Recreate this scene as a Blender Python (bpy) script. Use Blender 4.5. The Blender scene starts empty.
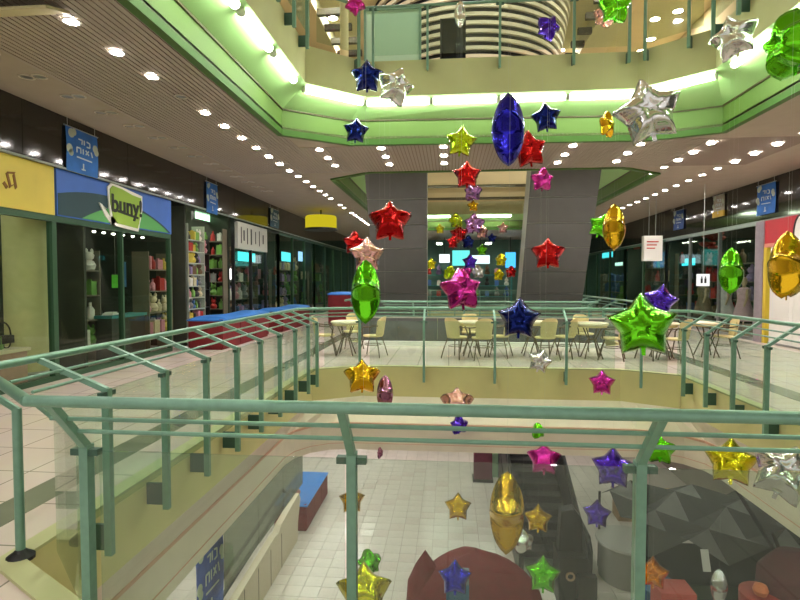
import bpy, bmesh, math, random
from mathutils import Vector, Matrix, geometry
random.seed(7)
SC = bpy.context.scene
COL = SC.collection
PI = math.pi

# ------------------------------------------------------------------ camera, world, exposure
FPX = 530.0
YAW = math.atan(49 / FPX)
PITCH = math.atan(20 / FPX * math.cos(YAW))
EYE = 1.65
cam_data = bpy.data.cameras.new('camera')
cam_data.sensor_width = 36.0
cam_data.lens = 36.0 * FPX / 800.0
cam_data.clip_start = 0.05
cam = bpy.data.objects.new('camera', cam_data)
COL.objects.link(cam)
cam.location = (0, 0, EYE)
cam.rotation_euler = (PI / 2 - PITCH, 0, YAW)
SC.camera = cam

world = bpy.data.worlds.new('mall_world')
SC.world = world
world.use_nodes = True
bg = world.node_tree.nodes['Background']
bg.inputs[0].default_value = (1.0, 0.96, 0.88, 1)
bg.inputs[1].default_value = 0.6
SC.view_settings.view_transform = 'Standard'
SC.view_settings.look = 'None'
SC.view_settings.gamma = 1.0
SC.view_settings.use_curve_mapping = False
SC.view_settings.exposure = 0.62
DL_STRENGTH = 185.0      # downlight discs
COVE_STRENGTH = 20.0    # fluorescent cove tubes


def at(px, py, X=None, Y=None, z=None):
    """world point on a plane X=, Y= or z= that the photograph shows at a pixel"""
    x = (px - 400) / FPX
    u = -(py - 300) / FPX
    d = (x, math.cos(PITCH) + u * math.sin(PITCH), -math.sin(PITCH) + u * math.cos(PITCH))
    c, s = math.cos(YAW), math.sin(YAW)
    r = (d[0] * c - d[1] * s, d[0] * s + d[1] * c, d[2])
    t = X / r[0] if X is not None else Y / r[1] if Y is not None else (z - EYE) / r[2]
    return Vector((r[0] * t, r[1] * t, EYE + r[2] * t))


# ------------------------------------------------------------------ materials
def lin(c):
    return tuple(((v / 255) / 12.92 if v / 255 <= 0.04045 else ((v / 255 + 0.055) / 1.055) ** 2.4) for v in c) + (1,)


MATS = {}


def mat(name, rgb, rough=0.5, metal=0.0, spec=0.5, noise=0.0, scale=8.0, bump=0.0, bscale=60.0, coat=0.0):
    if name in MATS:
        return MATS[name]
    m = bpy.data.materials.new(name)
    m.use_nodes = True
    nt = m.node_tree
    b = nt.nodes['Principled BSDF']
    c = lin(rgb)
    b.inputs['Base Color'].default_value = c
    b.inputs['Roughness'].default_value = rough
    b.inputs['Metallic'].default_value = metal
    b.inputs['Specular IOR Level'].default_value = spec
    b.inputs['Coat Weight'].default_value = coat
    tc = nt.nodes.new('ShaderNodeTexCoord')
    if noise > 0:
        n = nt.nodes.new('ShaderNodeTexNoise')
        n.inputs['Scale'].default_value = scale
        n.inputs['Detail'].default_value = 4
        nt.links.new(tc.outputs['Object'], n.inputs['Vector'])
        r = nt.nodes.new('ShaderNodeValToRGB')
        r.color_ramp.elements[0].position = 0.3
        r.color_ramp.elements[1].position = 0.7
        r.color_ramp.elements[0].color = tuple(max(0, v * (1 - noise)) for v in c[:3]) + (1,)
        r.color_ramp.elements[1].color = tuple(min(1, v * (1 + noise)) for v in c[:3]) + (1,)
        nt.links.new(n.outputs['Fac'], r.inputs['Fac'])
        nt.links.new(r.outputs['Color'], b.inputs['Base Color'])
    if bump > 0:
        n2 = nt.nodes.new('ShaderNodeTexNoise')
        n2.inputs['Scale'].default_value = bscale
        nt.links.new(tc.outputs['Object'], n2.inputs['Vector'])
        bp = nt.nodes.new('ShaderNodeBump')
        bp.inputs['Strength'].default_value = bump
        bp.inputs['Distance'].default_value = 0.02
        nt.links.new(n2.outputs['Fac'], bp.inputs['Height'])
        nt.links.new(bp.outputs['Normal'], b.inputs['Normal'])
    MATS[name] = m
    return m


def emit(name, rgb, strength):
    if name in MATS:
        return MATS[name]
    m = bpy.data.materials.new(name)
    m.use_nodes = True
    nt = m.node_tree
    nt.nodes.remove(nt.nodes['Principled BSDF'])
    e = nt.nodes.new('ShaderNodeEmission')
    e.inputs[0].default_value = lin(rgb)
    e.inputs[1].default_value = strength
    nt.links.new(e.outputs[0], nt.nodes['Material Output'].inputs[0])
    MATS[name] = m
    return m


def glass(name, tint, gloss=1.0, ior=1.45, haze=0.0, hazecol=(150, 160, 150)):
    if name in MATS:
        return MATS[name]
    m = bpy.data.materials.new(name)
    m.use_nodes = True
    nt = m.node_tree
    nt.nodes.remove(nt.nodes['Principled BSDF'])
    t = nt.nodes.new('ShaderNodeBsdfTransparent')
    t.inputs[0].default_value = lin(tint)
    g = nt.nodes.new('ShaderNodeBsdfGlossy')
    g.inputs['Roughness'].default_value = 0.03
    f = nt.nodes.new('ShaderNodeLayerWeight')      # Schlick reflectance, same from both faces of the pane
    f.inputs[0].default_value = 0.5
    pw = nt.nodes.new('ShaderNodeMath')
    pw.operation = 'POWER'
    pw.inputs[1].default_value = 5.0
    nt.links.new(f.outputs['Facing'], pw.inputs[0])
    mu = nt.nodes.new('ShaderNodeMath')
    mu.operation = 'MULTIPLY_ADD'
    mu.inputs[1].default_value = 0.96 * gloss
    mu.inputs[2].default_value = 0.04 * gloss
    nt.links.new(pw.outputs[0], mu.inputs[0])
    mx = nt.nodes.new('ShaderNodeMixShader')
    nt.links.new(mu.outputs[0], mx.inputs[0])
    last = t
    if haze > 0:
        d = nt.nodes.new('ShaderNodeBsdfDiffuse')
        d.inputs[0].default_value = lin(hazecol)
        mh = nt.nodes.new('ShaderNodeMixShader')
        mh.inputs[0].default_value = haze
        nt.links.new(t.outputs[0], mh.inputs[1])
        nt.links.new(d.outputs[0], mh.inputs[2])
        last = mh
    nt.links.new(last.outputs[0], mx.inputs[1])
    nt.links.new(g.outputs[0], mx.inputs[2])
    nt.links.new(mx.outputs[0], nt.nodes['Material Output'].inputs[0])
    MATS[name] = m
    return m


def foil_mat(name, rgb):
    m = mat('foil_' + name, rgb, rough=0.16, metal=0.88, bump=0.25, bscale=9.0)
    return m


M_GREEN = mat('rail_green_paint', (116, 156, 136), rough=0.32, metal=0.25, noise=0.08, scale=20)
M_BRACKET = mat('bracket_green', (60, 92, 78), rough=0.45, metal=0.2)
M_GLASS = glass('rail_glass', (240, 249, 243), gloss=0.9, haze=0.03, hazecol=(205, 215, 205))
M_SHOPGLASS = glass('shop_glass', (238, 244, 238), gloss=0.9)
M_CEIL = mat('ceiling_paint', (172, 160, 142), rough=0.75, noise=0.04, scale=3)
M_SLAT = mat('ceiling_slat', (172, 160, 146), rough=0.5, metal=0.1)
M_SLATGAP = mat('ceiling_gap', (140, 126, 114), rough=0.8)
M_FASCIA = mat('fascia_cream', (192, 190, 142), rough=0.7, noise=0.05, scale=2)
M_COVE = mat('cove_pale_green', (176, 216, 148), rough=0.8)
M_LIP = mat('lip_green_lit', (104, 130, 64), rough=0.6)  # green light of the cove tubes is put into the lip colour
M_LIP2 = mat('lip_dark_green', (70, 108, 40), rough=0.6)
M_LIPTRIM = mat('lip_brown_trim', (84, 76, 44), rough=0.5)
M_FASCIALOW = mat('fascia_low', (214, 204, 146), rough=0.7, noise=0.05, scale=2)
M_LOWLIP = mat('lip_cream_pink', (230, 216, 200), rough=0.6, noise=0.05, scale=3)
M_PINK = mat('pink_trim', (212, 166, 146), rough=0.5)
M_DARKGLASS = mat('bulkhead_dark_gloss', (40, 36, 28), rough=0.09, spec=0.5, coat=0.2)
M_STEEL = mat('steel', (170, 172, 170), rough=0.3, metal=0.9)
M_BLACK = mat('black_plastic', (28, 28, 28), rough=0.45)
M_WHITE = mat('white_paint', (235, 232, 225), rough=0.6)
M_DGREEN = mat('mullion_dark_green', (58, 92, 66), rough=0.4, metal=0.2)
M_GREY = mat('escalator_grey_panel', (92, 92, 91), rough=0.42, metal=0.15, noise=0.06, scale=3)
M_GREYLIT = mat('escalator_lit_edge', (170, 172, 160), rough=0.5)  # paler grey puts the light on the escalators' side faces into the colour
M_MAROON = mat('maroon_cloth', (118, 22, 30), rough=0.8, noise=0.15, scale=6)
M_BLUE = mat('blue_tarp', (52, 128, 214), rough=0.55, noise=0.08, scale=4)
M_CREAMCHAIR = mat('cream_weave', (212, 194, 140), rough=0.7, noise=0.12, scale=90)
M_BRONZE = mat('bronze_tube', (92, 78, 58), rough=0.4, metal=0.6)
M_TABLE = mat('table_cream', (228, 214, 182), rough=0.5)
M_THREAD = mat('nylon_thread', (190, 190, 180), rough=0.5)


def floor_mat(name, c1, c2, tile, rough=0.18, mortar=(150, 140, 125)):
    m = bpy.data.materials.new(name)
    m.use_nodes = True
    nt = m.node_tree
    b = nt.nodes['Principled BSDF']
    b.inputs['Roughness'].default_value = rough
    b.inputs['Specular IOR Level'].default_value = 0.45
    tc = nt.nodes.new('ShaderNodeTexCoord')
    br = nt.nodes.new('ShaderNodeTexBrick')
    br.offset = 0.0
    br.inputs['Scale'].default_value = 1.0 / tile
    br.inputs['Brick Width'].default_value = 1.0
    br.inputs['Row Height'].default_value = 1.0
    br.inputs['Mortar Size'].default_value = 0.012
    br.inputs['Color1'].default_value = lin(c1)
    br.inputs['Color2'].default_value = lin(c2)
    br.inputs['Mortar'].default_value = lin(mortar)
    nt.links.new(tc.outputs['Object'], br.inputs['Vector'])
    n = nt.nodes.new('ShaderNodeTexNoise')
    n.inputs['Scale'].default_value = 1.3
    n.inputs['Detail'].default_value = 6
    nt.links.new(tc.outputs['Object'], n.inputs['Vector'])
    mx = nt.nodes.new('ShaderNodeMix')
    mx.data_type = 'RGBA'
    mx.blend_type = 'OVERLAY'
    mx.inputs[0].default_value = 0.18
    nt.links.new(br.outputs['Color'], mx.inputs[6])
    nt.links.new(n.outputs['Color'], mx.inputs[7])
    nt.links.new(mx.outputs[2], b.inputs['Base Color'])
    return m


M_FLOOR = floor_mat('floor_tile', (228, 210, 198), (222, 204, 194), 0.6)
M_BAND = mat('floor_band_grey', (128, 130, 112), rough=0.2, noise=0.08, scale=3)
M_LOWTILE = mat('lower_tile', (232, 222, 212), rough=0.2, noise=0.06, scale=2.5)
M_LOWTILE2 = mat('lower_tile_warm', (228, 214, 204), rough=0.2, noise=0.06, scale=2.5)
M_GROUT = mat('grout', (188, 176, 166), rough=0.8)


# ------------------------------------------------------------------ mesh builder
class MB:
    def __init__(self):
        self.v = []
        self.f = []

    def add(self, vs, fs):
        o = len(self.v)
        self.v += [tuple(p) for p in vs]
        self.f += [tuple(i + o for i in f) for f in fs]
        return self

    def box(self, a, b):
        x0, x1 = sorted((a[0], b[0])); y0, y1 = sorted((a[1], b[1])); z0, z1 = sorted((a[2], b[2]))
        return self.add([(x0, y0, z0), (x1, y0, z0), (x1, y1, z0), (x0, y1, z0), (x0, y0, z1), (x1, y0, z1), (x1, y1, z1), (x0, y1, z1)],
                        [(0, 3, 2, 1), (4, 5, 6, 7), (0, 1, 5, 4), (1, 2, 6, 5), (2, 3, 7, 6), (3, 0, 4, 7)])

    def obox(self, c, ux, uy, uz):
        """oriented box: centre and three half-extent vectors"""
        c, ux, uy, uz = Vector(c), Vector(ux), Vector(uy), Vector(uz)
        vs = [c + ux * sx + uy * sy + uz * sz for sz in (-1, 1) for sx, sy in ((-1, -1), (1, -1), (1, 1), (-1, 1))]
        return self.add(vs, [(0, 3, 2, 1), (4, 5, 6, 7), (0, 1, 5, 4), (1, 2, 6, 5), (2, 3, 7, 6), (3, 0, 4, 7)])

    def tube(self, pts, r, n=8, closed=False):
        pts = [Vector(p) for p in pts]
        rs = r if isinstance(r, (list, tuple)) else [r] * len(pts)
        rings = []
        up0 = None
        for i, p in enumerate(pts):
            if closed:
                d = pts[(i + 1) % len(pts)] - pts[i - 1]
            elif i == 0:
                d = pts[1] - p
            elif i == len(pts) - 1:
                d = p - pts[i - 1]
            else:
                d = (pts[i + 1] - p).normalized() + (p - pts[i - 1]).normalized()
            d.normalize()
            if up0 is None:
                up0 = Vector((0, 0, 1)) if abs(d.z) < 0.9 else Vector((1, 0, 0))
            a = d.cross(up0)
            if a.length < 1e-4:
                a = d.cross(Vector((0, 1, 0)))
            a.normalize()
            b = a.cross(d)
            up0 = b
            rings.append([p + (a * math.cos(2 * PI * k / n) + b * math.sin(2 * PI * k / n)) * rs[i] for k in range(n)])
        vs = [q for rg in rings for q in rg]
        fs = []
        m = len(pts)
        for i in range(m if closed else m - 1):
            for k in range(n):
                k2 = (k + 1) % n
                j = (i + 1) % m
                fs.append((i * n + k, i * n + k2, j * n + k2, j * n + k))
        if not closed:
            fs.append(tuple(range(n - 1, -1, -1)))
            fs.append(tuple((m - 1) * n + k for k in range(n)))
        return self.add(vs, fs)

    def lathe(self, prof, c=(0, 0, 0), n=16, arc=2 * PI, sx=1, sy=1):
        vs = [(c[0] + r * math.cos(arc * k / n) * sx, c[1] + r * math.sin(arc * k / n) * sy, c[2] + z) for r, z in prof for k in range(n)]
        fs = []
        for i in range(len(prof) - 1):
            for k in range(n):
                k2 = (k + 1) % n
                fs.append((i * n + k, i * n + k2, (i + 1) * n + k2, (i + 1) * n + k))
        if prof[0][0] > 1e-4:
            fs.append(tuple(range(n - 1, -1, -1)))
        if prof[-1][0] > 1e-4:
            fs.append(tuple((len(prof) - 1) * n + k for k in range(n)))
        return self.add(vs, fs)

    def ring(self, A, B, z0, z1):
        """closed wall between two outlines of the same count (A inside, B outside), z0..z1"""
        n = len(A)
        vs = [(p[0], p[1], z0) for p in A] + [(p[0], p[1], z0) for p in B] + [(p[0], p[1], z1) for p in A] + [(p[0], p[1], z1) for p in B]
        fs = []
        for i in range(n):
            j = (i + 1) % n
            fs += [(i, j, n + j, n + i), (2 * n + i, 3 * n + i, 3 * n + j, 2 * n + j), (i, 2 * n + i, 2 * n + j, j), (n + i, n + j, 3 * n + j, 3 * n + i)]
        return self.add(vs, fs)

    def slab(self, outer, holes, z0, z1):
        loops = [outer] + holes
        tris = geometry.tessellate_polygon([[Vector((p[0], p[1], 0)) for p in l] for l in loops])
        flat = [p for l in loops for p in l]
        n = len(flat)
        vs = [(p[0], p[1], z0) for p in flat] + [(p[0], p[1], z1) for p in flat]
        fs = []
        for t in tris:
            a, b, c = (Vector(flat[i]) for i in t)
            area = (b - a).x * (c - a).y - (b - a).y * (c - a).x
            t = tuple(t) if area > 0 else tuple(reversed(t))
            fs.append(tuple(i + n for i in t))
            fs.append(tuple(reversed(t)))
        o = 0
        for l in loops:
            k = len(l)
            for i in range(k):
                j = (i + 1) % k
                fs.append((o + i, o + j, n + o + j, n + o + i))
            o += k
        return self.add(vs, fs)

    def prism(self, poly, M, depth):
        """2-D outline (x,z) extruded by depth along local y, placed by matrix M"""
        n = len(poly)
        vs = [M @ Vector((p[0], 0, p[1])) for p in poly] + [M @ Vector((p[0], depth, p[1])) for p in poly]
        fs = [tuple(range(n)), tuple(range(2 * n - 1, n - 1, -1))] + [(i, i + n, (i + 1) % n + n, (i + 1) % n) for i in range(n)]
        return self.add(vs, fs)

    def build(self, name, m, parent=None, smooth=False):
        off = wloc(parent) if parent else Vector((0, 0, 0))
        me = bpy.data.meshes.new(name)
        me.from_pydata([(x - off.x, y - off.y, z - off.z) for x, y, z in self.v], [], self.f)
        me.update()
        bm = bmesh.new()
        bm.from_mesh(me)
        bmesh.ops.recalc_face_normals(bm, faces=bm.faces)
        bm.to_mesh(me)
        bm.free()
        if smooth:
            for p in me.polygons:
                p.use_smooth = True
            try:
                me.set_sharp_from_angle(angle=math.radians(40))
            except Exception:
                pass
        me.materials.append(m)
        o = bpy.data.objects.new(name, me)
        COL.objects.link(o)
        if parent:
            o.parent = parent
        return o


def wloc(o):
    v = Vector((0, 0, 0))
    while o:
        v += o.location
        o = o.parent
    return v


def thing(name, label, cat, loc=(0, 0, 0), group=None):
    o = bpy.data.objects.new(name, None)
    o.empty_display_size = 0.1
    COL.objects.link(o)
    o.location = loc
    tag(o, label, cat, group)
    return o


def tag(o, label, cat, group=None, kind=None):
    o['label'] = label
    o['category'] = cat
    if group:
        o['group'] = group
    if kind:
        o['kind'] = kind
    return o


def struct(name, mb, m, parent=None, smooth=False, label=None):
    o = mb.build(name, m, parent, smooth)
    if not parent:
        o['kind'] = 'structure'
    if label:
        o['label'] = label
    return o


def copy_tree(o, parent=None):
    c = o.copy()
    COL.objects.link(c)
    c.parent = parent
    for ch in list(o.children):
        copy_tree(ch, c)
    return c


def share(src, name, loc, parent, m=None):
    """another object on the same mesh data"""
    o = bpy.data.objects.new(name, src.data)
    COL.objects.link(o)
    o.parent = parent
    o.location = loc
    if m:
        o.material_slots[0].link = 'OBJECT'
        o.material_slots[0].material = m
    return o


def text_obj(name, s, size, m, parent, loc, rot, depth=0.006, shear=0.0):
    cu = bpy.data.curves.new(name, 'FONT')
    cu.body = s
    cu.size = size
    cu.extrude = depth
    cu.shear = shear
    cu.offset = 0.012
    cu.align_x = 'CENTER'
    cu.align_y = 'CENTER'
    t = bpy.data.objects.new(name, cu)
    COL.objects.link(t)
    bpy.context.view_layer.update()
    me = bpy.data.meshes.new_from_object(t.evaluated_get(bpy.context.evaluated_depsgraph_get()))
    bpy.data.objects.remove(t)
    me.materials.clear()
    me.materials.append(m)
    o = bpy.data.objects.new(name, me)
    COL.objects.link(o)
    o.parent = parent
    o.location = Vector(loc) - (wloc(parent) if parent else Vector((0, 0, 0)))
    o.rotation_euler = rot
    return o


def offset_poly(P, d):
    """push an outline outwards (CCW) by d"""
    n = len(P)
    out = []
    for i in range(n):
        a, b, c = Vector(P[i - 1]), Vector(P[i]), Vector(P[(i + 1) % n])
        e1 = (b - a).normalized(); e2 = (c - b).normalized()
        n1 = Vector((e1.y, -e1.x)); n2 = Vector((e2.y, -e2.x))
        m = (n1 + n2).normalized()
        k = d / max(0.3, m.dot(n1))
        out.append((b.x + m.x * k, b.y + m.y * k))
    return out


def cpoly(x0, x1, y0, y1, cx, cy, n=2, arc=False):
    """rectangle with cut or rounded corners, CCW from the near-left one"""
    out = []
    for (px, py, sx, sy, flip) in ((x0, y0, 1, 1, 0), (x1, y0, -1, 1, 1), (x1, y1, -1, -1, 0), (x0, y1, 1, -1, 1)):
        pts = []
        for k in range(n):
            t = k / (n - 1)
            if arc:
                a = t * PI / 2
                u, w = 1 - math.sin(a), 1 - math.cos(a)
                pts.append((px + sx * cx * w, py + sy * cy * u))
            else:
                pts.append((px + sx * cx * t, py + sy * cy * (1 - t)))
        if flip:
            pts.reverse()
        out += pts
    return out


# ------------------------------------------------------------------ levels and outlines
CZ = 4.35           # ceiling of our level
UZ = 5.73           # upper floor
LZ = -5.5           # lower floor
XL, XR = -6.45, 8.30
YB, YE = -3.0, 36.0
O1 = cpoly(-2.5, 3.97, 2.35, 9.95, 0.85, 0.5)
O1b = cpoly(-2.5, 3.97, 2.35, 9.95, 0.85, 0.5, 5)
O1[1] = (-1.6, 2.33)
for _k in range(5):
    O1b[_k] = (-2.5 + 0.9 * _k / 4, 2.85 - 0.52 * _k / 4)
O2 = cpoly(-2.5, 4.4, 13.5, 28.0, 0.85, 0.5)
F1 = cpoly(-2.5, 4.3, 2.35, 9.97, 0.95, 0.8)
L1 = [(-3.06, 2.7), (-1.95, 1.9), (3.8, 1.9), (4.9, 2.7), (4.9, 10.15), (3.75, 10.6), (-1.95, 10.42), (-3.06, 9.6)]
F2 = cpoly(-2.5, 4.7, 13.75, 28.0, 0.95, 0.7)
L2 = cpoly(-3.06, 5.2, 13.25, 28.5, 1.1, 0.8)
LL1 = cpoly(-2.72, 4.19, 2.1, 9.42, 0.95, 0.95, 5, True)
LL2 = cpoly(-2.72, 4.6, 14.0, 28.0, 0.95, 0.95, 5, True)
O2b = cpoly(-2.5, 4.4, 13.5, 28.0, 0.85, 0.5, 5)

# ------------------------------------------------------------------ the setting
rect = [(XL - 4.5, YB), (XR + 4.5, YB), (XR + 4.5, YE), (XL - 4.5, YE)]
floor = struct('floor', MB().slab(rect, [offset_poly(O1, 0.1), offset_poly(O2, 0.1)], -0.3, 0), M_FLOOR, label='cream and pink tiled walkway floor around the voids')
for nm, mb in (('floor_band', MB().box((-3.28, YB, 0), (-2.98, YE, 0.004))), ('floor_band', MB().box((4.75, YB, 0), (5.1, YE, 0.004))),
               ('floor_kerb', MB().box((-2.3, 13.25, 0), (3.8, 13.45, 0.1))), ('floor_kerb', MB().ring(offset_poly(O1, -0.004), offset_poly(O1, 0.13), 0.0, 0.02))):
    mb.build(nm, M_BAND if nm == 'floor_band' else M_WHITE if mb.v[0][1] > 13 else M_FASCIA, floor)
ceil = struct('ceiling', MB().slab(rect, [L1, L2], CZ, CZ + 0.12), M_CEIL, label='beige suspended mall ceiling with rows of downlights')
# narrow metal slats, hundreds, joined
sl = MB()
x = -5.25
while x < 6.9:
    for (a, b) in ((YB, 36.0),):
        segs = []
        if -3.1 < x < 4.95:
            segs = [(YB, 1.85), (10.62, 13.2), (28.6, 36)]
            if x < -1.95 or x > 3.7:
                segs[1] = (10.68, 13.2)
        elif x < 0:
            segs = [(YB, 13.2)]
        for s0, s1 in segs:
            sl.box((x, s0, CZ - 0.014), (x + 0.06, s1, CZ - 0.001))
    x += 0.076
s = sl.build('slats', M_SLAT, ceil)
s['kind'] = 'stuff'
gp = MB().box((-5.25, YB, CZ - 0.0015), (-3.1, 13.2, CZ))
gp.box((-3.1, 10.7, CZ - 0.0015), (6.9, 13.2, CZ))
gp.build('slat_backing', M_SLATGAP, ceil)


def opening(idx, F, L, dz, mf, ml, ml2, mtrim, mcove, zb=5.08, step=True):
    struct('trim_%d' % idx, MB().ring(F, offset_poly(F, 0.1), zb + dz, UZ + dz - 0.001), mf, label='cream fascia band around the void')
    cv = MB()
    n = len(F)
    vs = [(p[0], p[1], zb + dz) for p in F] + [(p[0], p[1], 4.78 + dz) for p in L]
    cv.add(vs, [(i, (i + 1) % n, n + (i + 1) % n, n + i) for i in range(n)])
    c = struct('trim_%d' % (idx + 1), cv, mcove, label='sloped cove under the fascia')
    l = struct('trim_%d' % (idx + 2), MB().ring(L, offset_poly(L, 0.12), 4.42 + dz, 4.78 + dz), ml, label='band below the cove')
    MB().ring(offset_poly(L, -0.025), offset_poly(L, 0.1), 4.765 + dz, 4.80 + dz).build('edge_strip', mtrim, l)
    if step:
        MB().ring(offset_poly(L, -0.012), offset_poly(L, 0.1), 4.31 + dz, 4.42 + dz).build('lower_step', ml2, l)
        MB().ring(offset_poly(L, -0.01), offset_poly(L, 0.12), 4.405 + dz, 4.43 + dz).build('edge_strip', mtrim, l)
    return c


opening(1, F1, L1, 0, M_FASCIA, M_LIP, M_LIP2, M_LIPTRIM, M_COVE)
opening(4, F2, L2, 0, M_FASCIA, M_LIP, M_LIP2, M_LIPTRIM, M_COVE)
opening(7, O1b, LL1, -UZ, M_FASCIALOW, M_LOWLIP, M_LOWLIP, M_PINK, M_LOWLIP, zb=5.17)
opening(10, O2b, LL2, -UZ, M_FASCIALOW, M_LOWLIP, M_LOWLIP, M_PINK, M_LOWLIP)
# upper storey
uslab = struct('floor_upper', MB().slab(rect, [offset_poly(F1, 0.1), offset_poly(F2, 0.1)], UZ - 0.35, UZ), M_CEIL, label='upper storey floor slab')
RZ = 10.4
roof = struct('ceiling_upper', MB().slab(rect, [], RZ, RZ + 0.2), mat('roof_paint', (222, 208, 160), rough=0.8, noise=0.05, scale=1), label='pale roof over the upper storey')
# lower storey
low = struct('floor_lower', MB().slab(rect, [], LZ - 0.3, LZ - 0.02), M_GROUT, label='lower storey floor of cream tiles')
T = 0.42
tiles = []
ix0, ix1 = -16, 16
for iy in range(0, 34):
    for ix in range(ix0, ix1):
        tx, ty = ix * T, 10.2 + iy * T
        tiles.append((tx, ty, (ix * 7 + iy * 13) % 5))
near = sorted(tiles, key=lambda t: abs(t[0] + 1.6) * 1.0 + abs(t[1] - 14.2) * 0.8)
tproto = MB().box((0.006, 0.006, -0.02), (T - 0.006, T - 0.006, 0.0)).build('floor_tile', M_LOWTILE, low)
tproto.location = (near[0][0], near[0][1], LZ)
for t in near[1:300]:
    share(tproto, 'floor_tile', (t[0], t[1], LZ), low, M_LOWTILE2 if t[2] == 0 else None)
rest = MB()
for t in near[300:]:
    rest.box((t[0] + 0.006, t[1] + 0.006, LZ - 0.02), (t[0] + T - 0.006, t[1] + T - 0.006, LZ))
o = rest.build('more_floor_tiles', M_LOWTILE, low)
o['kind'] = 'stuff'
lowceil = struct('ceiling_lower', MB().slab(rect, [offset_poly(LL1, 0.12), offset_poly(LL2, 0.12)], -1.38, -1.28), M_CEIL, label='beige ceiling of the lower storey')
M_LOWWALL = mat('lower_wall', (150, 140, 128), rough=0.7, noise=0.08, scale=1)
for i, (a, b) in enumerate((((XL - 0.2, YB, LZ), (XL, YE, -1.38)), ((XR, YB, LZ), (XR + 0.2, YE, -1.38)), ((XL, YE - 0.2, LZ), (XR, YE, -1.38)))):
    struct('wall_lower_%s' % ('left', 'right', 'far')[i], MB().box(a, b), M_LOWWALL)
# upper storey walls
M_UPWALL = mat('upper_wall', (214, 200, 150), rough=0.8, noise=0.05, scale=1)
struct('wall_upper_left', MB().box((XL - 0.2, YB, UZ), (XL, YE, RZ)), M_UPWALL)
struct('wall_upper_right', MB().box((XR, YB, UZ), (XR + 0.2, YE, RZ)), M_UPWALL)
struct('wall_upper_far', MB().box((XL - 0.2, YE - 0.2, UZ), (XR + 0.2, YE, RZ)), M_UPWALL)

# ------------------------------------------------------------------ fluorescent cove tubes
M_TUBE = emit('cove_tube_light', (236, 255, 222), COVE_STRENGTH)


def cove_tube(a, b, label, z=5.0, cat='lamp', m=None):
    a, b = Vector(a), Vector(b)
    t = thing('cove_lamp', label, cat, ((a.x + b.x) / 2, (a.y + b.y) / 2, z - 0.02), 'fluorescent cove lamps')
    d = (b - a).normalized()
    MB().tube([(a.x, a.y, z), (b.x, b.y, z)], 0.06, 8).build('tube', m or M_TUBE, t)
    for e in (a, b):
        MB().tube([(e.x, e.y, z), (e.x + d.x * 0.03 * (1 if e is b else -1), e.y + d.y * 0.03 * (1 if e is b else -1), z)], 0.062, 8).build('end_cap', M_WHITE, t)
    return t


F1o = offset_poly(F1, 0.10)
for k in range(5):
    y0 = 2.9 + k * 1.22
    cove_tube((F1o[0][0], y0), (F1o[0][0], y0 + 1.02), '%s cove lamp from the far corner on the left of the void' % ('fifth', 'fourth', 'third', 'second', 'nearest')[k] if k < 5 else '')
    cove_tube((F1o[3][0], y0), (F1o[3][0], y0 + 1.02), '%s cove lamp from the far corner on the right of the void' % ('fifth', 'fourth', 'third', 'second', 'nearest')[k])
for k in range(4):
    w = (F1o[5][0] - F1o[6][0]) / 4
    x0 = F1o[6][0] + k * w
    cove_tube((x0 + 0.04, F1o[5][1]), (x0 + w - 0.04, F1o[5][1]), '%s cove lamp from the left above the bridge ceiling' % ('first', 'second', 'third', 'fourth')[k])
for (p, q, lb) in ((F1o[7], F1o[6], 'short cove lamp across the far left corner'), (F1o[4], F1o[5], 'short cove lamp across the far right corner')):
    p, q = Vector(p), Vector(q)
    cove_tube(p.lerp(q, 0.06), p.lerp(q, 0.94), lb)
F2o = offset_poly(F2, 0.12)
for x0, x1, lb in ((-1.6, 0.05, 'distant left cove lamp behind the grey escalators'), (1.4, 3.2, 'distant right cove lamp behind the grey escalators')):
    cove_tube((x0, F2o[5][1]), (x1, F2o[5][1]), lb)

# ------------------------------------------------------------------ downlights
M_DL = emit('downlight_glow', (255, 249, 245), DL_STRENGTH)
M_DLOFF = mat('downlight_off', (206, 196, 178), rough=0.4)


def make_downlight(z, r, on=True):
    t = thing('ceiling_downlight', 'x', 'downlight', (0, 0, z))
    MB().lathe([(r, 0.0), (r * 1.3, 0.0), (r * 1.32, -0.012), (r * 1.02, -0.014), (r, 0.0)], (0, 0, z), 16).build('ring', M_WHITE if on else M_DLOFF, t)
    MB().lathe([(0.0, -0.004), (r, -0.004), (r, 0.0), (0.0, 0.0)], (0, 0, z), 16).build('lens', M_DL if on else M_STEEL, t)
    return t


DL_GROUP = 'lit downlights in the beige ceiling'
proto = make_downlight(CZ - 0.02, 0.071)
spots = []
for k in range(28):
    y = 5.25 + 0.755 * k
    if k in (3, 17, 20):
        continue
    spots.append((-3.9, y))
for k in range(3):
    for xx in (-2.66, -1.38, -0.12, 1.12, 2.45, 3.75):
        if xx == 1.12 and k != 1:
            continue
        spots.append((xx, 10.8 + 0.755 * k + (0.15 if xx > 2 else 0)))
for k in range(5):
    spots.append((5.1, 11.0 + 0.755 * k))
for k in range(-8, 18):
    if k in (-3, -6):
        continue
    spots.append((6.44, 11.2 + 0.78 * k))
for k in range(5):
    spots.append((-3.9, -1.5 + 1.5 * k)); 
for xx in (-2.2, -0.7, 0.8, 2.3):
    for yy in (-1.2, 0.6):
        spots.append((xx, yy))
for xx in (-1.2, 0.4, 2.2, 3.6):
    for yy in (30, 33):
        spots.append((xx, yy))
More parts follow.
